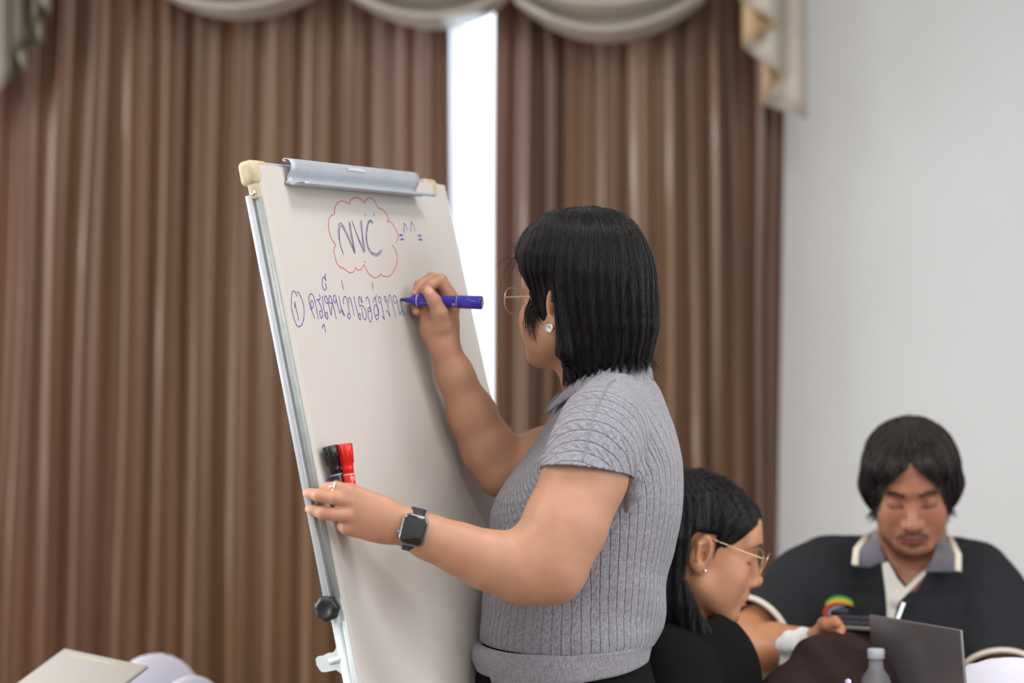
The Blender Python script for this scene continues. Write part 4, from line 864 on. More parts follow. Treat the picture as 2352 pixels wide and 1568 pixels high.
# ---- wristwatch on the left wrist
M['strap'] = mat('charcoal_rubber', lin('2b2d35'), .6); M['watchcase'] = mat('watch_case', lin('8d929c'), .28, metal=.9); M['watchglass'] = mat('watch_glass', (.004, .004, .005), .06, coat=1)
wx = (J(938, 1300, 3.37) - J(980, 1130, 3.37)); wx /= np.linalg.norm(wx)       # around the wrist (down the screen)
fa = J(985, 1233, 3.37) - J(905, 1200, 3.37); fa /= np.linalg.norm(fa); fa = fa - wx * (fa @ wx); fa /= np.linalg.norm(fa); nrm = np.cross(fa, wx); nrm = nrm if nrm[1] < 0 else -nrm
wc_ = J(951, 1216, 3.376)
def wband(t, s):
    c = wc_ + fa * (.0105 * (2 * s - 1)); rx = .0295; ry = .0255
    return c + wx * rx * 1.05 * math.cos(t) + nrm * ry * 1.05 * math.sin(t)
watch = link('wristwatch', mesh(*rbox(J(952, 1213, 3.376) + nrm * .0285, [fa, wx, nrm], (.0185, .0215, .0052), .0049, 5)), M['watchcase'], wp)
def rrect(c, ax, a, b, r, n=10):
    out = []
    for sx, sy, a0 in ((1, 1, 0), (-1, 1, 90), (-1, -1, 180), (1, -1, 270)):
        for k in range(n + 1): t = R(a0 + 90 * k / n); out.append(c + ax[0] * (sx * (a - r) + r * math.cos(t)) + ax[1] * (sy * (b - r) + r * math.sin(t)))
    return out
def slab(c, ax, a, b, r, prof):
    rings = [rrect(c + ax[2] * h, ax, a - d, b - d, max(r - d, .0005)) for h, d in prof]; n = len(rings[0]); V = [p for rr in rings for p in rr]
    F = [(i * n + k, i * n + (k + 1) % n, (i + 1) * n + (k + 1) % n, (i + 1) * n + k) for i in range(len(rings) - 1) for k in range(n)] + [tuple(range(n))[::-1], tuple((len(rings) - 1) * n + k for k in range(n))]; return mesh(V, F)
wcc = J(952, 1213, 3.376) + nrm * .0260; wax = [fa, wx, nrm]
watch.data = slab(wcc, wax, .0185, .0222, .0105, [(0, .004), (.001, .001), (.0035, 0), (.0060, 0), (.0082, .0010), (.0090, .0022)]); watch.data.materials.append(M['watchcase']); watch.data.polygons.foreach_set('use_smooth', [True] * len(watch.data.polygons))
sub('screen', slab(wcc, wax, .0166, .0203, .0088, [(.0080, 0), (.0094, .0002), (.0101, .0010), (.0104, .0026)]), M['watchglass'], watch)
n = 64; V = [wband(2 * math.pi * i / n, j) for j in (0, 1) for i in range(n)]; st_ = sub('strap', mesh(V, [(i, (i + 1) % n, n + (i + 1) % n, n + i) for i in range(n)]), M['strap'], watch); solidify(st_, .0026, 1)
sub('crown', mesh(*lathe(wcc - fa * .0180 + wx * .007 + nrm * .005, wcc - fa * .0215 + wx * .007 + nrm * .005, [(0, .0032), (.0022, .0034), (.0032, .0026)], 18)), M['watchcase'], watch)
# ring on the index finger
rc = J(766, 1122, 3.3575); rg_ = [rc + m_(21, 3.36) * (math.cos(t) * np.array([.25, 0, .97]) + math.sin(t) * np.array([0, 1, 0])) for t in np.linspace(0, 2 * math.pi, 30)]
link('ring', mesh(*merge([tube(rg_, .0011, 8, False), tube([J(758, 1116, 3.345), J(759.5, 1120, 3.345)], [.0022, .0022], 10)])), M['silver'], wp)
# ---- markers
def marker(label, a, b, col, nib, capped, name='marker', tipcol=None, mono=True):
    """a: nib end, b: cap end"""
    a = np.array(a); b = np.array(b); d = b - a; L = np.linalg.norm(d); d /= L
    pm = mat('marker_plastic', col, .22, coat=.3); t = thing(name, label, 'marker pen', tuple((a + b) / 2))
    s = L / .131
    sc = lambda pr: [(x * s, r) for x, r in pr]
    if not capped:
        link('nib', mesh(*lathe(a, b, sc([(0, .0010), (.0006, .0022), (.0060, .0024), (.0075, .0024)]), 20)), nib, t)
        link('barrel', mesh(*lathe(a, b, sc([(.0065, .0033), (.013, .0042), (.0165, .0048), (.019, .0078), (.022, .0084), (.024, .0078), (.026, .0086), (.060, .0088), (.092, .0092), (.0925, .0101), (.1290, .0105), (.1305, .0098), (.1308, .004)]), 36)), pm, t)
        for x in (.0275, .0935 - .002): link('band', mesh(*lathe(a, b, sc([(x, .0085), (x, .00925), (x + .0009, .0093), (x + .0009, .0085)]), 36)), M['white_print'], t)
    else:
        link('barrel', mesh(*lathe(a, b, sc([(0, .006), (.001, .0088), (.082, .0088), (.088, .0080)]), 36)), pm, t)
        link('cap', mesh(*lathe(a, b, sc([(.084, .0085), (.094, .0086), (.100, .0093), (.1005, .0098), (.112, .0100), (.1125, .0106), (.1290, .0111), (.1305, .0104), (.1308, .004)]), 36)), pm, t)
        ribs = []
        x = np.cross(d, [0, 1, 0]); x /= np.linalg.norm(x); y = np.cross(d, x)
        for k in range(10):
            an = 2 * math.pi * k / 10; rr = math.cos(an) * x + math.sin(an) * y; ribs.append(tube([a + d * .101 * s + rr * .0090, a + d * .1285 * s + rr * .0100], .0015, 6))
        link('cap_ribs', mesh(*merge(ribs)), pm, t)['kind'] = 'stuff'
        link('band', mesh(*lathe(a, b, sc([(.0825, .0085), (.0825, .00925), (.0834, .0093), (.0834, .0085)]), 36)), M['white_print'], t)
    return t
M['white_print'] = mat('white_print', (.75, .75, .78), .4); M['nib_dark'] = mat('dark_nib', (.03, .008, .03), .7)
mk = marker('blue marker pen writing on the paper in her raised hand', PT, PE, lin('3428ad'), M['nib_dark'], False)
dv = (PE - PT) / np.linalg.norm(PE - PT); sd = np.cross(dv, [0, 1, 0]); sd /= np.linalg.norm(sd)
ms = []
for i in range(14): c = PT + dv * (.031 + i * .0020) + np.array([0, -.0084, -.0042]); ms.append(tube([c, c + dv * .0006 + np.array([0, 0, .0016 * (1 if i % 3 else .7)])], .0003, 5))
link('print', mesh(*merge(ms)), M['white_print'], mk)['kind'] = 'stuff'
c = PT + dv * .0835 + np.array([0, -.0088, -.0035]); link('printed_mark', mesh(*tube([c + dv * x * 1. + np.array([0, -.0004, z]) for x, z in ((0, 0), (.0042, .0004), (.0046, -.0028), (.0014, -.0032), (0, 0))], .00028, 6)), M['white_print'], mk)
marker('black capped marker pen held upright in her lower hand', J(800, 1205, 3.400), J(757, 1023, 3.400) , (.006, .007, .01), None, True)
rm = marker('red capped marker pen held upright in her lower hand', J(816, 1214, 3.396), J(791, 1018, 3.404), lin('e0201c'), None, True)
c = J(806, 1095, 3.389); link('printed_mark', mesh(*merge([tube([c + np.array([x, -.001, z]) for x, z in ((0, 0), (.0042, .0006), (.0050, -.0040), (.0008, -.0046), (0, 0))], .0004, 6), tube([c + np.array([x, -.001, z]) for x, z in ((.0012, -.001), (.0034, -.0008), (.0018, -.0024), (.0036, -.0034))], .00035, 6)])), M['white_print'], rm)
cp = thing('marker_cap', 'blue marker cap tucked behind the black marker in her lower hand', 'pen cap', tuple(J(757, 1112, 3.402)))
link('cap_shell', mesh(*lathe(J(764, 1150, 3.412), J(757, 1101, 3.412), [(0, .0098), (.030, .0100), (.0315, .0092), (.0318, .004)], 28)), mat('blue_cap_plastic', lin('3428ad'), .25), cp)
# ================================================================ SEATED WOMAN IN BLACK, IN PROFILE
w2 = thing('person', 'seated woman in black with straight black hair and gold glasses, looking down', 'person', (.33, 3.98, 0))
D2 = 3.92
h2 = Frame(J(1603, 1262, D2 + .06), R(6), R(11), 0, 1.0)
SK2 = np.array(lin('c08a6a'))
p2 = head(h2, .98, 1.0, full=1.1)
nk2 = J(1548, 1482, D2 + .06)
p2 += [cone(h2.p(0, -.045, -.02), nk2, .046, .046, .03), cone(nk2, J(1570, 1600, D2 + .06), .055, .09, .03)]
# arms reach forward to the table top below the picture
for s, (sh, el, wr) in {-1: (J(1560, 1580, D2 - .10), J(1640, 1700, D2 - .14), J(1790, 1672, D2 - .06)), 1: (J(1590, 1560, D2 + .22), J(1680, 1680, D2 + .26), J(1830, 1668, D2 + .16))}.items():
    p2 += [cone(J(1570, 1590, D2 + .06), sh, .07, .05, .02), cone(sh, el, .044, .036, .02), cone(el, wr, .034, .024, .015)]
    dr = (wr - el) / np.linalg.norm(wr - el); sd = np.cross(dr, [0, 0, 1]); sd /= np.linalg.norm(sd)
    p2 += [cone(wr, wr + dr * .07, .024, .026, .012, flat=((0, 0, 1), .6))]
    for k in range(4): b0 = wr + dr * .07 + sd * (.022 - .0145 * k) * 1; p2.append(finger([b0, b0 + dr * .030 + [0, 0, .006], b0 + dr * .052 - [0, 0, .004], b0 + dr * .066 - [0, 0, .014]], [.0095, .0085, .0075, .0062]))
    b0 = wr + dr * .02 + sd * s * -.022; p2.append(finger([b0, b0 + dr * .03 + sd * s * -.018, b0 + dr * .055 + sd * s * -.020], [.0115, .0095, .0075]))
V, Q = extract(p2, .003)
C = np.tile(SK2, (len(V), 1)) * (1 + .05 * vnoise(V, 50, 5))[:, None]
headpaint(h2, C, V, lin('a32a34'), (.02, .014, .012), SK2 * .55, True, lin('cf8d72'))
body_object('body', V, Q, C, M['skin'], w2)
# hair: straight, tucked behind the ear, falling to the shoulder
z2 = lambda y: CAMH + (700 - y) / FPX * D2
hd = [h2.ell((0, -.020, .045), (.081, .103, .086), .02), h2.ell((0, .035, .058), (.066, .058, .042), .03)]
b0 = h2.p(0, -.055, .02)
fall = [stack([(z2(1150), (1590 - 1176) / FPX * D2, D2 + .06, m_(70, D2), .070), (z2(1230), (1560 - 1176) / FPX * D2, D2 + .05, m_(72, D2), .088), (z2(1300), (1562 - 1176) / FPX * D2, D2 + .05, m_(74, D2), .092), (z2(1380), (1578 - 1176) / FPX * D2, D2 + .04, m_(84, D2), .092),
               (z2(1440), (1590 - 1176) / FPX * D2, D2 + .035, m_(78, D2), .088), (z2(1500), (1585 - 1176) / FPX * D2, D2 + .035, m_(66, D2), .082)], k=.03)]
H2f = group(hd + fall, .01); f2 = H2f.f
H2g = Pr(lambda P: f2(P) - .0012 * np.sin(np.arctan2(P[:, 1] - D2 - .05, P[:, 0] - h2.o[0] + .04) * 40 + 2 * np.sin(P[:, 2] * 20)), H2f.bc, H2f.br + .01, .004)
def cut2(P):
    q = h2.loc(P); x, y, z = q.T; yl = np.interp(z, [-.20, -.13, -.10, -.07, -.04, -.016, -.010, 0, .0125, .0254, .043, .075, .10, .13], [.05, .042, .010, -.012, -.032, -.032, .034, .032, .030, .047, .065, .090, .098, .12])
    far = np.interp(z, [-.2, -.06, .0, .02, .05, .09], [.01, .01, .02, .05, .075, .11]); win = np.minimum(np.minimum(y + .032, .014 - y), np.minimum(z + .045, .034 - z)); return np.where(x < 0, y - far, np.maximum(y - yl, win))
hp2 = [H2g, clipf(cut2, .008)]
V, Q = extract(hp2, .004, lo=H2f.bc - [.17, .17, .22], hi=H2f.bc + [.19, .17, .22]); hair2 = link('hair', npmesh(V, Q), M['hairbase'], w2)
pp2 = h2.p(0, .02, .135)
def flow2(P):
    v = P - pp2; v = v / (np.linalg.norm(v, axis=1)[:, None] + 1e-6); q = h2.loc(P); b = np.clip((q[:, 1] + .01) / .05, 0, 1)[:, None]; f = v * .4 - h2.R[:, 1] * b * 1.2; f[:, 2] -= 1; return f
strands('hair_strands', hp2, V, 9000, .16, flow2, lambda P: z2(1478) - P[:, 2], hair2, rad=.0005, seed=8, steps=14, drop=lambda P: (lambda q: np.where((q[:, 0] > 0) & (((q[:, 1] > -.030) & (q[:, 1] < .012) & (q[:, 2] > -.042) & (q[:, 2] < .033)) | ((q[:, 1] > .034) & (q[:, 2] < -.012) & (q[:, 2] > -.10))), 1, -1))(h2.loc(P)))
hsp = Frame(h2.o, R(6), R(21), 0, 1.0); spectacles(hsp, w2, M['goldy'], w=.028, ztop=.036, zbot=-.004, yf=.110, cx=.034, temple_end=.004, ear=.0745, slope=.026)
link('earring', mesh(*lathe(h2.p(.0815, .002, -.026), h2.p(.0845, .003, -.026), [(0, .0018), (.0012, .0028), (.0022, .0018)], 14)), M['silver'], w2)
# black top
M['blackcloth'] = mat('black_jersey', (.0055, .0055, .0062), .9, spec=.15, bump=.2, bscale=300)
tp2 = [cone(J(1560, 1510, D2 + .06), J(1552, 1490, D2 + .06), .064, .060, .02), cone(J(1560, 1560, D2 + .06), J(1540, 1720, D2 + .07), .135, .15, .04), cone(J(1552, 1552, D2 + .05), J(1535, 1580, D2 - .06), .072, .078, .04), cone(J(1565, 1565, D2 + .06), J(1565, 1580, D2 + .18), .068, .070, .04),
       cone(J(1540, 1560, D2 - .09), J(1545, 1590, D2 - .10), .072, .066, .03), cone(J(1545, 1585, D2 - .10), J(1635, 1698, D2 - .14), .066, .050, .02), cone(J(1635, 1698, D2 - .14), J(1775, 1675, D2 - .07), .050, .036, .02),
       cone(J(1570, 1585, D2 + .18), J(1575, 1595, D2 + .20), .066, .060, .03), cone(J(1585, 1590, D2 + .18), J(1670, 1690, D2 + .25), .060, .048, .02), cone(J(1670, 1690, D2 + .25), J(1815, 1670, D2 + .17), .048, .036, .02),
       cone(J(1540, 1700, D2 + .07), (.30, D2 + .07, .50), .15, .165, .03)]
TG = group(tp2, .02); tf = TG.f
V, Q = extract([Pr(lambda P: tf(P) - .003 * vnoise(P, 24, 2), TG.bc, TG.br + .01, .01)], .0055)
V, Q = trim(V, Q, [lambda P: np.where(np.linalg.norm(P - nk2, axis=1) < .10, (P - J(1560, 1480, D2 + .06)) @ np.array([-.2, 0, 1.]), -1)])
o = link('black_top', npmesh(V, Q), M['blackcloth'], w2); solidify(o, .002, -1)
def legs(parent, hip, fwd, m, shoem, lift=.0, kn=.40):
    fwd = np.array(fwd, float); sd = np.array([-fwd[1], fwd[0], 0]); hip = np.array(hip, float); prs = []
    for s in (-1, 1):
        a = hip + sd * s * .085; k = a + fwd * kn + sd * s * .03 + [0, 0, -.01]; f = np.array([*(k - fwd * .02)[:2], .08]); prs += [cone(a, k, .085, .062, .03), cone(k, f, .060, .045, .02)]
        Vt, Qt = extract([cone(f - fwd * .03 - [0, 0, .035], f + fwd * .07 - [0, 0, .042], .042, .036, .02), cone(f + fwd * .07 - [0, 0, .042], f + fwd * .16 - [0, 0, .05], .036, .026, .02), cone(f - [0, 0, .03], f + [0, 0, .02], .04, .04, .02), clipf(lambda P: -P[:, 2], .002)], .007)
        link('shoe', npmesh(Vt, Qt), shoem, parent)
    prs += [cone(hip + sd * .07, hip - sd * .07, .11, .11, .03)]
    V, Q = extract(prs, .008); link('trousers', npmesh(V, Q), m, parent)
legs(w2, (.32, D2 + .07, .53), (math.cos(R(16)), math.sin(R(16)), 0), M['trouser'], M['black'])
# ================================================================ SEATED MAN
D3 = 4.38
m3 = thing('person', 'seated man in a dark charcoal polo shirt with pale-edged collar, looking down', 'person', (.70, 4.45, 0))
h3 = Frame(J(2093, 1117, D3 + .03), R(-90 - 8), R(20), R(-2), .955)
SK3 = np.array(lin('a9735a'))
p3 = head(h3, .96, 1.02, full=1.0)
p3 += [cone(h3.p(0, -.030, -.03), J(2095, 1300, D3 + .09), .060, .062, .03), cone(J(2095, 1300, D3 + .09), J(2090, 1480, D3 + .09), .07, .11, .04)]
shl = J(1872, 1345, D3 + .06); ell_ = J(1692, 1492, D3 - .10); wrl = J(1868, 1478, D3 - .26)
shr = J(2275, 1375, D3 + .06); elr = J(2305, 1620, D3 - .12); wrr = J(2090, 1640, D3 - .28)
for s, sh, el, wr in ((1, shl, ell_, wrl), (-1, shr, elr, wrr)):
    p3 += [cone(J(2090, 1400, D3 + .09), sh, .09, .055, .03), cone(sh, el, .054, .046, .02), cone(el, (el + wr) / 2, .048, .040, .02), cone((el + wr) / 2, wr, .040, .027, .015)]
hd3 = J(1905, 1452, D3 - .30)
p3 += [cone(wrl, hd3, .026, .030, .012, flat=((0, 0, 1), .75))]
for k, (x, y, dd) in enumerate(((1926, 1436, .0), (1932, 1445, -.012), (1930, 1455, -.02), (1920, 1464, -.028))):
    b0 = hd3 + np.array([0, -.004 - .006 * k, .012 - .009 * k]); e0 = J(x, y, D3 - .33 + dd); p3.append(finger([b0, (b0 + e0) / 2 + [0, -.006, .008], e0], [.0105, .0092, .0080]))
p3.append(finger([hd3 + [-.01, -.01, .015], J(1897, 1436, D3 - .34), J(1920, 1432, D3 - .35)], [.013, .011, .008]))
dr = (wrr - elr) / np.linalg.norm(wrr - elr); p3 += [cone(wrr, wrr + dr * .07, .027, .030, .012, flat=((0, 0, 1), .6))]
for k in range(4): b0 = wrr + dr * .07 + np.array([0, .022 - .015 * k, 0]); p3.append(finger([b0, b0 + dr * .034 + [0, 0, .004], b0 + dr * .06 - [0, 0, .008]], [.0105, .0092, .0075]))
b0 = wrr + dr * .02 - np.array([0, .026, 0]); p3.append(finger([b0, b0 + dr * .03 + [0, -.016, 0], b0 + dr * .055 + [0, -.018, 0]], [.013, .011, .0085]))
V, Q = extract(p3, .0036)
C = np.tile(SK3, (len(V), 1)) * (1 + .05 * vnoise(V, 50, 6))[:, None]
q = h3.loc(V); arm = V[:, 2] < z2(1400); C[(V[:, 0] < J(1980, 0, D3)[0]) & (V[:, 2] < 1.02)] = np.array(lin('bf8560'))
headpaint(h3, C, V, lin('8f5350'), (.02, .014, .011), SK3 * .45, True, lin('a8684e'), 1.8)
ax_ = np.abs(q[:, 0]); x, y, z = q.T
def stub(a, amt): 
    a = (np.clip(a, 0, 1) * amt)[:, None]; C[:] = C * (1 - a) + np.array((.035, .025, .020)) * a
stub((1 - np.abs((z + .0545 + .006 * (ax_ / .02)**2) / .0065)) * 2.2 * (ax_ < .031) * (y > .06), .78)
stub((1 - np.hypot(ax_ / .015, (z + .0845) / .008)) * 2 * (y > .06), .65); stub((1 - np.hypot(ax_ / .040, (z + .105) / .020)) * 1.6 * (y > .03), .40)
stub(((z < -.035) & (y > .0) & (ax_ > .02) & (z > -.13)) * .5, .16)
body_object('body', V, Q, C, M['skin'], m3)
M['hair3'] = mat('dark_brown_hair', (.012, .009, .008), .4, spec=.5); M['hairbase3'] = mat('dark_hair_mass', (.010, .008, .007), .5, bump=.5, bscale=60, stretch=(6, 6, .6), bdist=.002)
hd = [h3.ell((0, -.022, .046), (.086, .100, .080), .02), h3.ell((0, .030, .060), (.072, .062, .043), .03), h3.ell((0, -.035, -.005), (.082, .080, .066), .03)]
for s in (-1, 1): hd += [h3.ell((s * .068, .010, .016), (.020, .040, .050), .02), h3.ell((s * .038, .072, .070), (.034, .030, .030), .02), h3.cone((s * .074, -.012, .0), (s * .066, -.026, -.045), .018, .012, .02)]
G3 = group(hd, .01); f3 = G3.f
H3 = Pr(lambda P: f3(P) - .0016 * np.sin(np.arctan2(h3.loc(P)[:, 0], h3.loc(P)[:, 1] + .02) * 30 + 2 * np.sin(P[:, 2] * 30)), G3.bc, G3.br + .01, .004)
def cut3(P):
    q = h3.loc(P); x, y, z = q.T; ax = np.abs(x); hl = np.interp(ax, [0, .014, .030, .046, .058, .066, .09], [.086, .077, .062, .047, .030, -.032, -.06]); return np.where(y > .035, hl - z, -.02 + np.where(z < -.055, .5 * (-z - .055), 0) - np.clip(.035 - y, 0, .02))
hp3 = [H3, clipf(cut3, .008)]
V, Q = extract(hp3, .004); hair3 = link('hair', npmesh(V, Q), M['hairbase3'], m3)
pp3 = h3.p(.002, .0, .14)
def flow3(P):
    q = h3.loc(P); v = P - pp3; v = v / (np.linalg.norm(v, axis=1)[:, None] + 1e-6); sx = np.sign(q[:, 0])[:, None] * h3.R[:, 0]; f = v * .5 + sx * .55 * np.clip((q[:, 1]) / .05, 0, 1)[:, None]; f[:, 2] -= .8; return f
strands('hair_strands', hp3, V, 8000, .09, flow3, lambda P: P[:, 0] * 0 - 1, hair3, rad=.00055, seed=11, steps=12, mat_=M['hair3'], lift=(-.001, .004), jit=.35)
# polo shirt
M['polo'] = mat('charcoal_pique', lin('26282c'), .95, spec=.2, var=.08, vscale=60, bump=.3, bscale=500); M['polocollar'] = mat('slate_collar', lin('5a5663'), .9, sheen=.3); M['trimcream'] = mat('cream_trim', lin('d8d2c2'), .85)
z3 = lambda y: CAMH + (700 - y) / FPX * (D3 + .06); x3 = lambda x: (x - 1176) / FPX * (D3 + .06)
rw = [(z3(1262), x3(2088), D3 + .09, .075, .06), (z3(1285), x3(2086), D3 + .09, .125, .075), (z3(1320), x3(2080), D3 + .085, .165, .095), (z3(1380), x3(2078), D3 + .08, .180, .118), (z3(1450), x3(2080), D3 + .075, .182, .130), (z3(1540), x3(2085), D3 + .08, .180, .140), (z3(1700), x3(2085), D3 + .09, .18, .15), (.50, x3(2085), D3 + .10, .18, .15)]
tp3 = [stack(rw, k=.03, p=2.3), cone(J(2030, 1290, D3 + .10), J(1905, 1318, D3 + .08), .050, .066, .04), cone(J(1905, 1318, D3 + .08), J(1860, 1350, D3 + .05), .066, .074, .03), cone(J(1860, 1350, D3 + .05), J(1738, 1455, D3 - .06), .074, .070, .02),
       cone(J(2150, 1292, D3 + .10), J(2235, 1330, D3 + .08), .050, .066, .04), cone(J(2235, 1330, D3 + .08), J(2266, 1380, D3 + .05), .066, .074, .03), cone(J(2266, 1380, D3 + .05), J(2298, 1560, D3 - .07), .076, .072, .02)]
TG3 = group(tp3, .02); t3f = TG3.f
wr3 = lambda P: .003 * vnoise(P, 22, 4) + .003 * np.sin(70 * (P[:, 2] * .8 + .6 * np.abs(P[:, 0] - x3(2085)))) * np.clip((z3(1370) - P[:, 2]) / .05, 0, 1)
V, Q = extract([Pr(lambda P: t3f(P) - wr3(P), TG3.bc, TG3.br + .01, .01)], .0055)
axl = ell_ - shl; axl /= np.linalg.norm(axl); axr = elr - shr; axr /= np.linalg.norm(axr); hl_ = J(1738, 1452, D3 - .065); hr_ = J(2296, 1552, D3 - .07)
V, Q = trim(V, Q, [lambda P: np.where(P[:, 0] < x3(1890), (P - hl_) @ axl, -1), lambda P: np.where((P[:, 1] < D3 + .02) & (P[:, 0] > x3(2190)), (P - hr_) @ axr, -1),
                   lambda P: np.where((P[:, 2] > z3(1440)) & (P[:, 1] < D3 + .08), (P[:, 2] - z3(1354)) * .73 - np.abs(P[:, 0] - x3(2083)), -1)])
shirt = link('polo_shirt', npmesh(V, Q), M['polo'], m3); solidify(shirt, .003, -1)
def ringtrim(c, ax, r, m):
    a = np.cross(ax, [0, 0, 1]); a /= np.linalg.norm(a); b = np.cross(ax, a); pts = [c + r * (math.cos(t) * a + math.sin(t) * b) for t in np.linspace(0, 2 * math.pi, 48)]; return tube(pts, .0048, 8, False)
link('sleeve_trim', mesh(*ringtrim(hl_, axl, .0715, None)), M['trimcream'], m3); link('sleeve_trim', mesh(*ringtrim(hr_, axr, .0715, None)), M['trimcream'], m3)
def panel(pts, dep, th, m, name, parent=m3, n=10):
    """flat garment piece given by its outline in photo pixels with a depth for each corner"""
    P = [J(x, y, d) for (x, y), d in zip(pts, dep)]; me = mesh(*prism(P, (0, th, 0))); return link(name, me, m, parent, smooth=False)
dd = D3 - .035
for nm, quad, trim_ in (('collar', [((2012, 1215), D3 + .05), ((1996, 1228), D3 + .04), ((1968, 1265), D3 - .005), ((1962, 1298), D3 - .03), ((1996, 1302), dd - .012), ((2033, 1285), dd - .016), ((2022, 1262), dd - .005)], [(1992, 1228, D3 + .035), (1966, 1262, D3 - .008), (1963, 1296, D3 - .033)]),
                         ('collar', [((2158, 1220), D3 + .05), ((2176, 1232), D3 + .04), ((2202, 1272), D3 - .005), ((2203, 1312), D3 - .03), ((2168, 1312), dd - .012), ((2124, 1312), dd - .016), ((2143, 1285), dd - .005)], [(2180, 1234, D3 + .035), (2199, 1272, D3 - .008), (2199, 1310, D3 - .033)])):
    P = [J(*p, d) for p, d in quad]; c = np.mean(P, 0) + [0, -.014, .004]; Vc = [c] + P; Fc = [(0, i + 1, (i + 1) % len(P) + 1) for i in range(len(P))]; me = mesh(Vc, Fc); cl = link(nm, me, M['polocollar'], m3); solidify(cl, .004, 0)
    sub('edge_trim', mesh(*tube([J(*t) + [0, -.006, 0] for t in trim_], [.0055, .0065, .0065], 8, flat=((0, 1, 0), .5))), M['trimcream'], cl)
plc = [(2026, 1292), (2040, 1290), (2062, 1330), (2080, 1350), (2108, 1322), (2128, 1308), (2126, 1318), (2092, 1356), (2062, 1384), (2054, 1420), (2050, 1470), (2036, 1470), (2038, 1400), (2034, 1350)]
pd = [dd - .012, dd - .012, dd - .022, dd - .026, dd - .02, dd - .012, dd - .014, dd - .030, dd - .045, dd - .052, dd - .058, dd - .058, dd - .048, dd - .030]
panel(plc, pd, .006, mat('placket_grey', lin('b9b6b0'), .9), 'placket')
link('button', mesh(*lathe(J(2057, 1384, dd - .048), J(2057, 1384, dd - .058), [(0, .0045), (.003, .0062), (.004, .005)], 16)), mat('button_grey', lin('a9a9ad'), .4), m3)
# embroidered emblem on the chest
def arcband(cx, cy, rx0, ry0, rx1, ry1, a0, a1, d0, n=24):
    V = []; 
    for i in range(n + 1):
        t = R(a0 + (a1 - a0) * i / n); e = math.sin(math.pi * i / n)**.6
        for rx, ry in ((rx0, ry0), (rx0 + (rx1 - rx0) * e, ry0 + (ry1 - ry0) * e)): V.append(J(cx + rx * math.cos(t), cy - ry * math.sin(t), d0))
    return V, [(2 * i, 2 * i + 1, 2 * i + 3, 2 * i + 2) for i in range(n)]
ed = dd - .056
for nm, a, colr in (('green', (1928, 1392, 34, 19, 37, 25, 12, 168), '2f8f3c'), ('yellow', (1928, 1393, 33, 13, 35, 20, 10, 170), 'b8b32e'), ('orange', (1928, 1394, 32, 8, 34, 15, 10, 170), 'd58a2a')):
    link('embroidered_arc', mesh(*arcband(*a, ed - .0005)), mat('thread_' + nm, lin(colr), .8), m3, smooth=False)['label'] = nm + ' arc of the chest emblem'
link('embroidered_arc', mesh(*arcband(1934, 1406, 36, 20, 44, 26, 95, 235, ed - .001)), mat('thread_red', lin('b53328'), .8), m3, smooth=False)['label'] = 'red crescent of the chest emblem'
link('embroidered_arc', mesh(*arcband(1936, 1408, 30, 15, 35, 19, 80, 230, ed - .0015)), mat('thread_lilac', lin('9f9ab0'), .8), m3, smooth=False)['label'] = 'lilac crescent of the chest emblem'
ms = []; rg = np.random.default_rng(2)
for r_, (x0, x1, y0, y1, n) in enumerate(((1912, 1950, 1400, 1404, 7), (1926, 2004, 1416, 1420, 12), (1895, 2004, 1427, 1432, 18))):
    for i in range(n):
        x = x0 + (x1 - x0) * i / n; y = y0 + (y1 - y0) * i / n; hh = rg.uniform(3.5, 5.5); ms.append(tube([J(x, y + hh, ed - .010), J(x + 1, y - hh, ed - .010), J(x + 3.6, y - hh * .2 + rg.uniform(-2, 2), ed - .010)], m_(.8, 4.3), 5))
le = link('embroidered_lettering', mesh(*merge(ms)), mat('thread_grey', lin('8b8996'), .8), m3); le['kind'] = 'stuff'; le['label'] = 'grey embroidered lettering below the emblem'
legs(m3, (x3(2085), D3 + .12, .53), (-.1, -.99, 0), mat('dark_slacks', (.03, .03, .04), .9), M['black'], kn=.36)
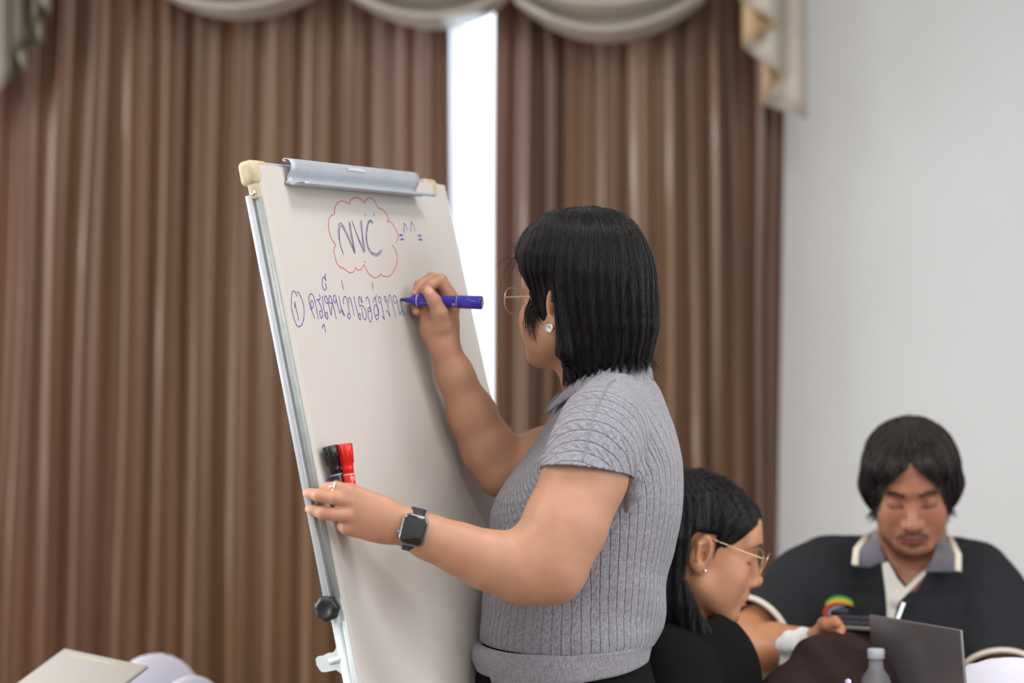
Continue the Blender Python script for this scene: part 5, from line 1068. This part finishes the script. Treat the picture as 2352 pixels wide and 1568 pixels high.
# ================================================================ TABLES, CHAIRS AND THINGS ON THE TABLES
M['cloth'] = mat('white_tablecloth', lin('dcdbea'), .8, sheen=.2, var=.02, vscale=6); M['chairwood'] = mat('chair_frame', lin('6b5a4c'), .5)
TZ = .75
def table(label, x0, x1, y0, y1, rot=0):
    c = np.array([(x0 + x1) / 2, (y0 + y1) / 2, 0]); t = thing('table', label, 'table', c)
    ca, sa = math.cos(rot), math.sin(rot); A = [[ca, sa, 0], [-sa, ca, 0], [0, 0, 1]]; hx, hy = (x1 - x0) / 2, (y1 - y0) / 2
    link('tabletop', mesh(*rbox(c + [0, 0, TZ - .018], A, (hx, hy, .012), .003)), M['chairwood'], t)
    for sx in (-1, 1):
        for sy in (-1, 1):
            p = c + np.array(A[0]) * sx * (hx - .06) + np.array(A[1]) * sy * (hy - .06); link('leg', mesh(*tube([p + [0, 0, .0], p + [0, 0, TZ - .03]], .018, 12)), M['chairwood'], t)
    V = []; n = 160; rows_ = [(0, TZ, 0), (0, TZ - .02, 1)] + [(0, TZ - .02 - .5 * k / 8, 1 + k) for k in range(1, 9)]
    cen = [c[0], c[1], TZ]
    for _, z, lv in rows_:
        for i in range(n):
            a = 2 * math.pi * i / n; dx, dy = math.cos(a), math.sin(a); m = max(abs(dx) / hx, abs(dy) / hy); ex, ey = dx / m, dy / m; k = 1 + .012 * (lv > 0) + .0
            off = (.012 * math.sin(i * .8) + .010 * math.sin(i * .37)) * max(lv - 1, 0) / 8; L = math.hypot(ex, ey); ex, ey = ex * (k + off / L), ey * (k + off / L)
            V.append(c + np.array(A[0]) * ex + np.array(A[1]) * ey + [0, 0, z])
    F = [(j * n + i, j * n + (i + 1) % n, (j + 1) * n + (i + 1) % n, (j + 1) * n + i) for j in range(len(rows_) - 1) for i in range(n)] + [tuple(range(n))[::-1]]
    o = link('tablecloth', mesh(V, F), M['cloth'], t); return t
table('table under a white cloth in front of the seated man', .36, 1.55, 3.42, 4.16)
table('table under a white cloth at the lower left, below the beige laptop', -1.75, -.55, 3.45, 4.20)
def chair(label, x, y, rz, top, group=None, cm=None):
    """banquet chair under a stretch cover with a rounded back"""
    ca, sa = math.cos(rz), math.sin(rz); x += .2 * sa; y -= .2 * ca; t = thing('covered_chair', label, 'chair', (x, y, 0), group)
    def W(a, b, z): return np.array([x + a * ca - b * sa, y + a * sa + b * ca, z])
    pr = [ell(W(0, .20, top - .20), (.205, .036, .20), np.array([[ca, -sa, 0], [sa, ca, 0], [0, 0, 1]]), .02), cone(W(-.17, .19, top - .30), W(-.19, .17, .44), .035, .035, .03), cone(W(.17, .19, top - .30), W(.19, .17, .44), .035, .035, .03)]
    for k in range(5): pr.append(cone(W(-.17 + .085 * k, .195, top - .25), W(-.18 + .09 * k, .17, .42), .035, .035, .03))
    V, Q = extract(pr, .010); link('back_cover', npmesh(V, Q), cm or M['cloth'], t)
    V, Q = rbox(W(0, -.02, .44), [[ca, sa, 0], [-sa, ca, 0], [0, 0, 1]], (.21, .21, .035), .02, 4); link('seat', mesh(V, Q), cm or M['cloth'], t)
    for a in (-1, 1):
        for b in (-1, 1): link('leg', mesh(*tube([W(a * .19, b * .18 - .0, 0), W(a * .18, b * .17, .42)], .013, 10)), M['chairwood'], t)
    return t
zt = lambda y, d: CAMH + (700 - y) / FPX * d
px = lambda x, d: (x - 1176) / FPX * d
chair('white covered chair with rounded back behind the beige laptop', px(340, 4.5), 4.50, R(62), zt(1503, 4.5))
chair('white covered chair, only its low rounded back showing, right of the beige laptop', px(425, 4.3), 4.30, R(70), zt(1555, 4.3))
chair('pale covered chair at the lower right corner beside the grey laptop', px(2325, 3.85) , 3.85, R(-3), zt(1521, 3.8))
chair('grey covered chair behind the right shoulder of the seated man', px(2330, 4.72), 4.72, R(0), zt(1463, 4.7), None, mat('grey_cover', lin('8d8fa8'), .8))
chair('covered chair on which the seated man sits', px(2085, 4.60), 4.72, R(0), .84)
chair('covered chair on which the woman in black sits', .08, 4.00, R(100), .80)
def laptop(label, P0, U, W_, wlen, hlen, T, hinge_dir, lidc, basec, base_dir, bevel=.004):
    """lid from its free top edge corner P0, along U (width) and W_ (down the lid to the hinge)"""
    U = np.array(U) / np.linalg.norm(U); W_ = np.array(W_) / np.linalg.norm(W_); N = np.cross(U, W_); N /= np.linalg.norm(N)
    c = P0 + U * wlen / 2 + W_ * hlen / 2; t = thing('laptop', label, 'laptop', tuple(P0 + W_ * hlen))
    l = link('lid', mesh(*rbox(c, [U, W_, N], (wlen / 2, hlen / 2, .0032), .0025, 3)), lidc, t)
    s = sub('screen', mesh(*rbox(c + N * T * .0026, [U, W_, N], (wlen / 2 - .006, hlen / 2 - .006, .0009), .0004, 1)), M['watchglass'], l)
    hn = P0 + W_ * hlen; b_dir = np.array(base_dir, float); b_dir /= np.linalg.norm(b_dir); cb = hn + U * wlen / 2 + b_dir * (.21 / 2 + .006); cb[2] = TZ + .010
    Ub = np.array([U[0], U[1], 0]); Ub /= np.linalg.norm(Ub); bb = np.array([-Ub[1], Ub[0], 0])
    link('base', mesh(*rbox(cb, [Ub, bb, [0, 0, 1]], (wlen / 2, .105, .0075), .003, 3)), basec, t)
    kk = []
    for r_ in range(5):
        for q_ in range(13): kk.append(rbox(cb + Ub * (q_ - 6) * .0195 * wlen / .29 + bb * ((r_ - 2) * .018 + .02) + [0, 0, .0080], [Ub, bb, [0, 0, 1]], (.0080, .0072, .0008), 0))
    k_ = link('keys', mesh(*merge(kk)), M['black'], t, smooth=False); k_['kind'] = 'stuff'
    link('hinge', mesh(*tube([hn + U * .04, hn + U * (wlen - .04)], .005, 10)), basec, t)
    return t, l
M['lapgrey'] = mat('grey_laptop_metal', lin('7d7779'), .38, metal=.55); M['lapbeige'] = mat('beige_laptop', lin('a39e95'), .5, metal=.1)
a = J(1998, 1410, 3.98); b = J(2209, 1446, 3.77); bl = J(2045, 1655, 3.92)
U = b - a; U[2] *= .3; wl_ = np.linalg.norm(b - a); dn = np.array([0, 0, -1.]) + np.array([.13, -.04, 0]); dn = dn - U * (dn @ U) / (U @ U); dn /= np.linalg.norm(dn)
hl = (a[2] - TZ - .018) / -dn[2]
tl, ll = laptop('grey metal laptop standing open, its lid back toward the camera', a, b - a, dn, wl_, hl, 1, None, M['lapgrey'], M['lapgrey'], (.55, .83, 0))
a = J(150, 1491, 4.13); b = J(341, 1531, 3.93); U = (b - a) / np.linalg.norm(b - a); pr_ = np.array([-.79, -.61, 0]); pr_ -= U * (pr_ @ U); pr_ /= np.linalg.norm(pr_); W_ = pr_ * math.cos(R(29)) + np.array([0, 0, -1]) * math.sin(R(29))
tl, ll = laptop('beige laptop half closed at the lower left, its lid sloping to the left', a, b - a, W_, np.linalg.norm(b - a), (a[2] - TZ - .02) / math.sin(R(29)), 1, None, M['lapbeige'], M['lapbeige'], -pr_)
Nn = np.cross(U, W_ / np.linalg.norm(W_)); Nn = -Nn if Nn[2] < 0 else Nn
sub('rubber_strip', mesh(*tube([a + U * .035 + W_ * .012 + Nn * .0028, b - U * .03 + W_ * .012 + Nn * .0028], .0022, 8, flat=(Nn, .4))), mat('strip_beige', lin('b3a98f'), .7), ll)
# brown jacket heaped on the table in front of the man
M['jacket'] = mat('dark_brown_cloth', lin('332626'), .9, spec=.2, bump=.3, bscale=250)
dj = 3.97
jk = [cone(J(1800, 1600, dj), J(1880, 1520, dj + .04), .042, .036, .03), cone(J(1880, 1512, dj + .05), J(1985, 1505, dj + .08), .036, .036, .03), cone(J(1850, 1610, dj - .02), J(2000, 1580, dj), .060, .066, .03), cone(J(1800, 1660, dj - .02), J(2000, 1650, dj), .050, .06, .03), cone(J(1885, 1482, dj + .05), J(1985, 1476, dj + .09), .017, .020, .012), cone(J(1765, 1600, dj - .04), J(1862, 1492, dj + .02), .016, .013, .012), cone(J(1865, 1492, dj + .01), J(1935, 1560, dj - .04), .012, .016, .015)]
jg = group(jk, .02); jf = jg.f
V, Q = extract([Pr(lambda P: jf(P) - .009 * vnoise(P, 26, 12) - .003 * np.sin(P @ np.array([20., 10, 60]) + 2 * np.sin(P[:, 0] * 25)), jg.bc, jg.br + .02, .01), clipf(lambda P: TZ + .002 - P[:, 2], .004)], .005)
tag(link('jacket', npmesh(V, Q), M['jacket']), 'dark brown jacket heaped on the table in front of the seated man', 'jacket')
# tablet held by the man
ta = J(1928, 1440, D3 - .34); tb = J(2040, 1447, D3 - .37); tu = tb - ta; L = np.linalg.norm(tu); tu /= L; tv = np.array([.05, .98, -.135]); tv -= tu * (tv @ tu); tv /= np.linalg.norm(tv)
t = thing('tablet', 'thin grey green tablet lying flat in the seated man\'s hand', 'tablet', ta)
o = link('case', mesh(*rbox(ta + tu * L / 2 + tv * .07, [tu, tv, np.cross(tu, tv)], (L / 2, .07, .0036), .003, 3)), mat('tablet_case', lin('6f7468'), .5), t)
sub('screen', mesh(*rbox(ta + tu * L / 2 + tv * .07 + np.cross(tu, tv) * .0045, [tu, tv, np.cross(tu, tv)], (L / 2 - .008, .062, .0006), .0002, 1)), M['watchglass'], o)
# crumpled tissue
tg = [ell(J(1830, 1465, 4.10), (.022, .02, .014), k=.01), ell(J(1812, 1474, 4.10), (.018, .018, .010), k=.01), ell(J(1852, 1452, 4.11), (.012, .012, .010), k=.01), cone(J(1822, 1490, 4.10), J(1835, 1600, 4.10), .022, .030, .02), cone(J(1835, 1600, 4.10), J(1835, 1655, 4.10), .032, .04, .02)]
gg = group(tg, .01); gf = gg.f
V, Q = extract([Pr(lambda P: gf(P) - .004 * vnoise(P, 130, 4), gg.bc, gg.br + .01, .01)], .0035); tag(link('napkin', npmesh(V, Q), mat('napkin_paper', lin('e6e9ee'), .8)), 'crumpled white napkin standing between the man\'s forearm and hand', 'napkin')
# plastic bottle
def clear(name, op):
    m = bpy.data.materials.new(name); m.use_nodes = True; nt = m.node_tree; b = nt.nodes['Principled BSDF']; b.inputs['Base Color'].default_value = (.85, .88, .95, 1); b.inputs['Roughness'].default_value = .12
    t = nt.nodes.new('ShaderNodeBsdfTransparent'); t.inputs[0].default_value = (.93, .95, .97, 1); x = nt.nodes.new('ShaderNodeMixShader'); x.inputs[0].default_value = op
    nt.links.new(t.outputs[0], x.inputs[1]); nt.links.new(b.outputs[0], x.inputs[2]); nt.links.new(x.outputs[0], nt.nodes['Material Output'].inputs[0]); return m
M['pet'] = clear('clear_plastic', .2)
bx = J(2012, 1540, 3.90); bt_ = zt(1488, 3.90); t = thing('water_bottle', 'clear plastic water bottle with ribbed cap beside the grey laptop', 'bottle', (bx[0], bx[1], TZ))
link('bottle_body', mesh(*lathe((bx[0], bx[1], TZ), (bx[0], bx[1], 1), [(0, .020), (.004, .027), (.030, .028), (.034, .0265), (.060, .0265), (.064, .028), (.090, .028), (.110, .022), (.124, .0125), (bt_ - TZ - .018, .0115)], 32)), M['pet'], t)
link('cap', mesh(*lathe((bx[0], bx[1], bt_ - .016), (bx[0], bx[1], bt_), [(0, .0140), (.012, .0142), (.0155, .0130), (.016, .006)], 24)), clear('cap_clear', .5), t)
link('water', mesh(*lathe((bx[0], bx[1], TZ + .003), (bx[0], bx[1], 1), [(0, .019), (.004, .0255), (.028, .0262), (.055, .0255), (.056, .0)], 28)), M['pet'], t)
# glass with a white straw behind the laptop
gx = J(2040, 1560, 4.02); gx = np.array([gx[0] + .015, gx[1] + .02, TZ]); t = thing('drinking_glass', 'drinking glass with a white straw rising behind the grey laptop', 'glass', gx)
link('glass_wall', mesh(*lathe(gx, gx + [0, 0, 1], [(0, .026), (.004, .028), (.11, .033), (.11, .0315), (.006, .026), (.006, .0)], 28)), M['pet'], t)
sb = J(2062, 1420, gx[1]); st2 = J(2076, 1383, gx[1]); dr = (sb - st2) / np.linalg.norm(sb - st2); Ls = (st2[2] - TZ - .008) / -dr[2]
link('straw', mesh(*tube([st2, st2 + dr * min(Ls, .2)], .0036, 12)), mat('straw_white', lin('e9e9f2'), .4), t)
sx_ = J(1948, 1568, 3.7); t = tag(link('beaded_pen', mesh(*lathe((sx_[0], sx_[1], TZ), (sx_[0] , sx_[1], 1), [(0, .006), (.002, .009), (.012, .009), (.02, .004), (zt(1568, 3.7) - TZ - .004, .003), (zt(1568, 3.7) - TZ - .002, .0050), (zt(1568, 3.7) - TZ + .004, .0050), (zt(1568, 3.7) - TZ + .0065, .002)], 16)), mat('pen_lilac', lin('d9c8e8'), .3)), 'small pale upright pen with a bead top in front of the brown jacket', 'pen')
# lilac cloth edge behind the seated woman's chin
vg = [cone(J(1655, 1445, 4.55), J(1640, 1530, 4.55), .020, .05, .02), cone(J(1640, 1530, 4.55), J(1640, 1690, 4.55), .05, .09, .02)]
